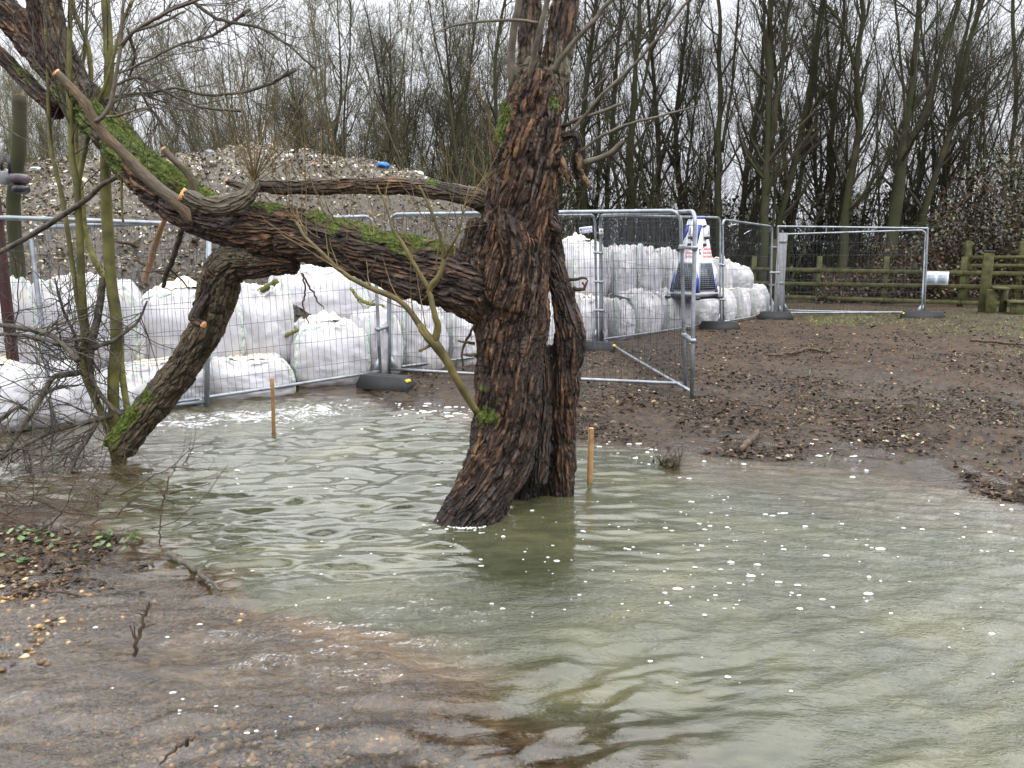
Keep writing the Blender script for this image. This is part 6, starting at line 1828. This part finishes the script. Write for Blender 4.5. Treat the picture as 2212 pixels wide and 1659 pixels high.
def stake(u, vb, vt, w, label):
    b = G(u, vb, 0); Y = b[1]; top = W(u - (2 if u < 1000 else -4), vt, Y)
    e = empty('timber_stake', (b[0], b[1], -.25)); tag(e, label, 'stake')
    s = px(Y, w); H = top[2] + .25
    lean = (top[0] - b[0]) / H
    Mx = np.array([[1, 0, lean], [0, 1, 0], [0, 0, 1]])
    m = MB(); m.box((0, 0, H / 2), (s, s, H), rz=.25, bev=.003); V = m.V[0]; V[:, 0] += V[:, 2] * lean
    m.build('shaft', M['stake'], e, smooth=False)
    m = MB(); m.box((H * lean, 0, H + .002), (s * .94, s * .94, .006), rz=.25); m.build('sawn_top', M['cut'], e, smooth=False)

def build_small():
    stake(590, 934, 818, 8.0, 'square timber stake standing in the froth, left of the willow')
    stake(1273, 1042, 926, 10.5, 'square timber stake standing in water just right of the willow')
    stick([(505,652,4,9.3),(530,643,5,9.2),(555,632,6,9.2),(578,620,7,9.1),(600,606,6,9.1)], 'lichened green stick lying on the sack right of the drooping limb', mat='green_twig')
    stick([(612,729,3.5,9.0),(625,722,4.5,8.9),(645,712,4,8.9)], 'short green stick lying on the sack left of the paired posts', mat='green_twig')
    stick([(685,692,3.5,9.4),(700,694,3,9.4),(735,690,2,9.5)], 'sawn twig lying across the white sacks under the limb', mat='green_twig')
    stick([(758,622,3.5,9.9),(775,645,4,9.8),(795,655,4,9.8),(830,662,3,9.8)], 'forked green stick on the topmost sacks left of the paired posts', mat='green_twig', side=6)
    stick([(360,455,5,7.2),(346,500,6,7.5),(330,550,7,7.8),(312,606,7,8.2)], 'pale barkless branch propped between limb and sacks', mat='stake')
    stick([(402,450,5,5.35),(392,500,6,5.5),(378,545,6,5.6),(362,585,6,5.8),(352,620,4,5.9)], 'grey lichened branch hanging from the long limb', mat='grey_twig', side=6)
    stick([(652,590,2.4,4.9),(668,620,2.2,4.9),(690,655,1.6,4.9),(700,668,.8,4.9)], 'dark hanging strip of bark below the arch of the limb', 'bark_strip', 'twig')
    stick([(655,592,2,4.9),(658,625,2,4.9),(655,660,1.8,4.9),(668,700,1,4.9)], 'dark curved strip of bark dangling left below the limb', 'bark_strip', 'twig')
    stick([(250,520,3,9.6),(300,532,5,9.8),(350,548,5,10),(400,572,5,10.1)], 'long dead branch lying on the waste heap above the sacks', mat='twig', side=7)
    stick([(290,560,3,9.0),(350,590,4,9.2),(400,600,4,9.4),(435,602,3,9.6)], 'fallen branch at the foot of the waste heap behind the sacks', mat='twig', side=7)
    stick([(365,1192,6),(378,1206,7),(400,1218,7),(422,1232,6),(445,1250,5),(478,1276,2.5)], 'crooked mossy stick at the edge of the shallows', mat='grey_twig', on_ground=.03)
    stick([(289,1418,5,2.62),(295,1385,4.5,2.62),(305,1350,4,2.62),(312,1325,4,2.62),(322,1300,2.5,2.60)], 'dark dead plant stem standing in the shallows at lower left', 'dead_stem', 'twig', side=9)
    stick([(345,1650,2.5,2.1),(368,1628,3.4,2.1),(390,1608,4.5,2.1),(408,1598,5,2.08),(420,1590,3,2.06)], 'short dark stick poking from the water at the bottom edge', 'dead_stem', 'twig')
    stick([(346,1205,1.6,4.0),(345,1160,1.6,4.0),(350,1100,1.5,4.0),(358,1060,2.4,4.0),(364,1030,1.2,4.0)], 'thin upright dead stem with seed head left of the ripples', 'dead_stem', 'twig', side=7)
    stick([(1655,766,2.5),(1690,765,3),(1718,760,3.2),(1740,754,3.2),(1765,756,3.2),(1788,760,3),(1796,752,2.6),(1822,752,2.2)], 'long crooked branch lying on the mud before the far fence', on_ground=.13, side=9, jit=.008)
    stick([(1600,972,6),(1612,960,7),(1625,948,7),(1638,936,5)], 'broken chunk of dark wood at the waterline on the right', mat='twig', on_ground=.05)
    stick([(2095,735,3),(2140,738,3),(2180,742,2.5),(2230,746,2)], 'dark branch lying on the mud at the right edge', on_ground=.15, side=6)
    stick([(1535,1000,2.5,5.2),(1555,985,2,5.25)], 'tiny stub of twig standing in the water right of the stake', 'dead_stem', 'twig') if False else None
    # clump of drowned twigs right of the stake
    c = G(1440, 1008, 0); e = empty('twig_clump', tuple(c)); tag(e, 'small clump of drowned brown twigs in the foam right of the stake', 'twig clump')
    g = np.random.default_rng(4); n = 44
    path = np.empty((n, 6, 3)); path[:, 0] = g.normal(0, .035, (n, 3)) * [1, 1, .2]; d = nrm(g.normal(0, .9, (n, 3)) * [1, .7, .5] + [.25, 0, .7])
    for k in range(1, 6):
        path[:, k] = path[:, k - 1] + d * g.uniform(.012, .05, n)[:, None]; d = nrm(d + g.normal(0, .28, (n, 3)))
    V1, Q1, _ = tubes(path, np.tile(np.linspace(.0035, .0012, 6), (n, 1)), 4); o = mk('twigs', V1, Q1, M['twig'], e)
    SV, SQ = splat(g.normal(0, .04, (26, 3)) * [1, 1, .3] + [0, 0, .03], .035, g); mk('dead_leaves', SV, SQ, M['wood_dark'], e, smooth=False)['kind'] = 'stuff'
    # dark scrap of sheet on the sacks
    Y = fence_Y(1330, .3); p = W(1330, 645, Y); e = empty('plastic_sheet', tuple(p)); tag(e, 'dark grey triangular scrap of sheet lying on the white sacks', 'plastic sheet')
    pts = [(1314, 658), (1318, 635), (1362, 644), (1358, 652)]; Vf = np.array([W(u, v, Y + .25 * (i in (1, 2))) for i, (u, v) in enumerate(pts)]) - p
    A_, B_ = np.meshgrid(np.linspace(0, 1, 9), np.linspace(0, 1, 7), indexing='ij'); a, b = A_.ravel()[:, None], B_.ravel()[:, None]
    V = (Vf[0] * (1 - a) + Vf[3] * a) * (1 - b) + (Vf[1] * (1 - a) + Vf[2] * a) * b; V[:, 1] -= .03 * fbm(V * 9, 2); V[:, 2] += .02 * fbm(V * 11 + 4, 2)
    i = (np.arange(8)[:, None] * 7 + np.arange(6)[None]).ravel(); Qs = np.stack([i, i + 7, i + 8, i + 1], 1)
    V2 = V + [0, .006, 0]; mk('sheet', np.vstack([V, V2]), np.vstack([Qs, Qs[:, ::-1] + len(V)]), M['black'], e)
    # things on the heap
    def lump(u, v, w, h, mat, label, name, seed, cat):
        p = heap_at(u, v + h * .3); Y = p[1]; e = empty(name, (p[0], p[1] - .02, p[2])); tag(e, label, cat)
        V0, Q0 = cube_grid(8); V0 = V0 / (np.abs(V0) ** 3).sum(1, keepdims=True) ** (1 / 3)
        V = V0 * [px(Y, w) / 2, px(Y, w) / 3, px(Y, h) / 2]; V = V * (1 + .55 * fbm(V0 * 1.4 + seed, 3)[:, None]); V[:, 2] += px(Y, h) * .25
        mk('film', V, Q0, M[mat], e, smooth=False)
    lump(827, 357, 26, 12, 'bluebag', 'crumpled bright blue plastic sack on the crest of the heap', 'plastic_sack', 1, 'plastic sack')
    lump(902, 376, 24, 14, 'foam', 'white plastic lump on the right shoulder of the heap', 'plastic_sack', 5, 'plastic sack')
    lump(622, 338, 22, 10, 'foam', 'crumpled white plastic on the crest of the heap left of the blue sack', 'plastic_sack', 9, 'plastic sack')
    lump(455, 330, 24, 12, 'sheet', 'pale grey plastic at the top of the heap above the sawn branch', 'plastic_sack', 12, 'plastic sack')
    lump(80, 368, 26, 14, 'foam', 'white crumpled plastic at the far left top of the heap', 'plastic_sack', 15, 'plastic sack')
    lump(165, 395, 10, 8, 'bluebag', 'small light blue scrap on the left of the heap', 'plastic_sack', 17, 'plastic sack')
    lump(60, 436, 22, 12, 'green_pl', 'green plastic film on the heap near the left edge', 'plastic_sack', 19, 'plastic sack')
    Y = 7.6; b_ = W(34, 640, Y); e = empty('tree_stump', (b_[0], Y, -.1)); tag(e, 'tall mossy cut-topped dead trunk behind the fence at far left', 'tree stump')
    P = np.array([[b_[0] + .03, Y, -.1], W(36, 560, Y), W(30, 450, Y), W(36, 350, Y), W(42, 270, Y), W(41, 207, Y)]) - [b_[0], Y, -.1]
    C = catmull(np.hstack([P, np.array([[.07, .065, .06, .06, .058, .055]]).T]), .08); m = MB(); m.tube(C[:, :3] + .01 * fbm(C[:, :3] * 5, 2)[:, None], C[:, 3] * (1 + .15 * fbm(C[:, :3] * 6, 2)), 14); m.build('trunk', M['wood_dark'], e)
    m = MB(); m.tube(np.array([C[-1, :3] - [0, 0, .01], C[-1, :3] + [0, 0, .006]]), .052, 16); m.build('sawn_face', M['cutdark'], e, smooth=False)
    # rust red upright and the hanging lamp housing at the far left
    Y = 6.9; b = W(3, 560, Y); e = empty('steel_post', (b[0], Y, 0)); tag(e, 'dark rust-red upright steel post at the left edge', 'post')
    m = MB(); t = W(2, 200, Y); m.box((0, 0, t[2] / 2), (px(Y, 17), .08, t[2]), bev=.006); m.build('shaft', M['rust'], e, smooth=False)
    m = MB(); m.box((0, 0, -.0), (.22, .22, .03), bev=.004); m.build('base_plate', M['rust'], e, smooth=False)
    p = W(38, 392, Y + .3); e = empty('work_lamp', tuple(p)); tag(e, 'mauve and black rounded housing hanging on two straps at far left', 'work lamp')
    m = MB(); m.box((.02, 0, .02), (px(Y, 28), .16, px(Y, 22)), bev=.03); m.build('housing', M['mauve'], e)
    m = MB(); m.box((.03, -.01, -.07), (px(Y, 24), .15, px(Y, 20)), bev=.03); m.build('lens_box', M['darkpl'], e)
    m = MB(); m.box((-.10, 0, .03), (.06, .10, .12), bev=.01); m.build('bracket', M['sheet'], e, smooth=False)
    for sx in (-.13, -.06):
        m = MB(); m.box((sx, 0, .15), (.02, .02, .16)); m.build('hanging_strap', M['darkpl'], e, smooth=False)
    # cable ties fluttering on the far panel and cut twigs on the mesh
    for (u, v, du, dv, Yt, lab) in [(1575, 488, 16, -4, 14.0, 'white cable tie sticking out of the far panel, upper one'), (1608, 505, 12, -7, 14.8, 'white cable tie sticking out of the far panel, lower one'), (1500, 545, -8, -8, 12.6, 'white cable tie left of the security tower')]:
        p = W(u, v, Yt); q = W(u + du, v + dv, Yt - .05)
        e = empty('cable_tie', tuple(p)); tag(e, lab, 'cable tie'); m = MB(); m.tube(np.array([[0, 0, 0], (q - p) * .5 + [0, 0, .004], q - p]), .005, 5); m.build('tail', M['white'], e); m = MB(); m.box((0, 0, 0), (.014, .014, .014), bev=.002); m.build('head', M['white'], e, smooth=False)

M['green_pl'] = mat_plain('green_plastic', (52, 120, 96), .4, 0, .1)
build_trees(); build_thicket(); build_shrub(); build_tangle(); build_small()
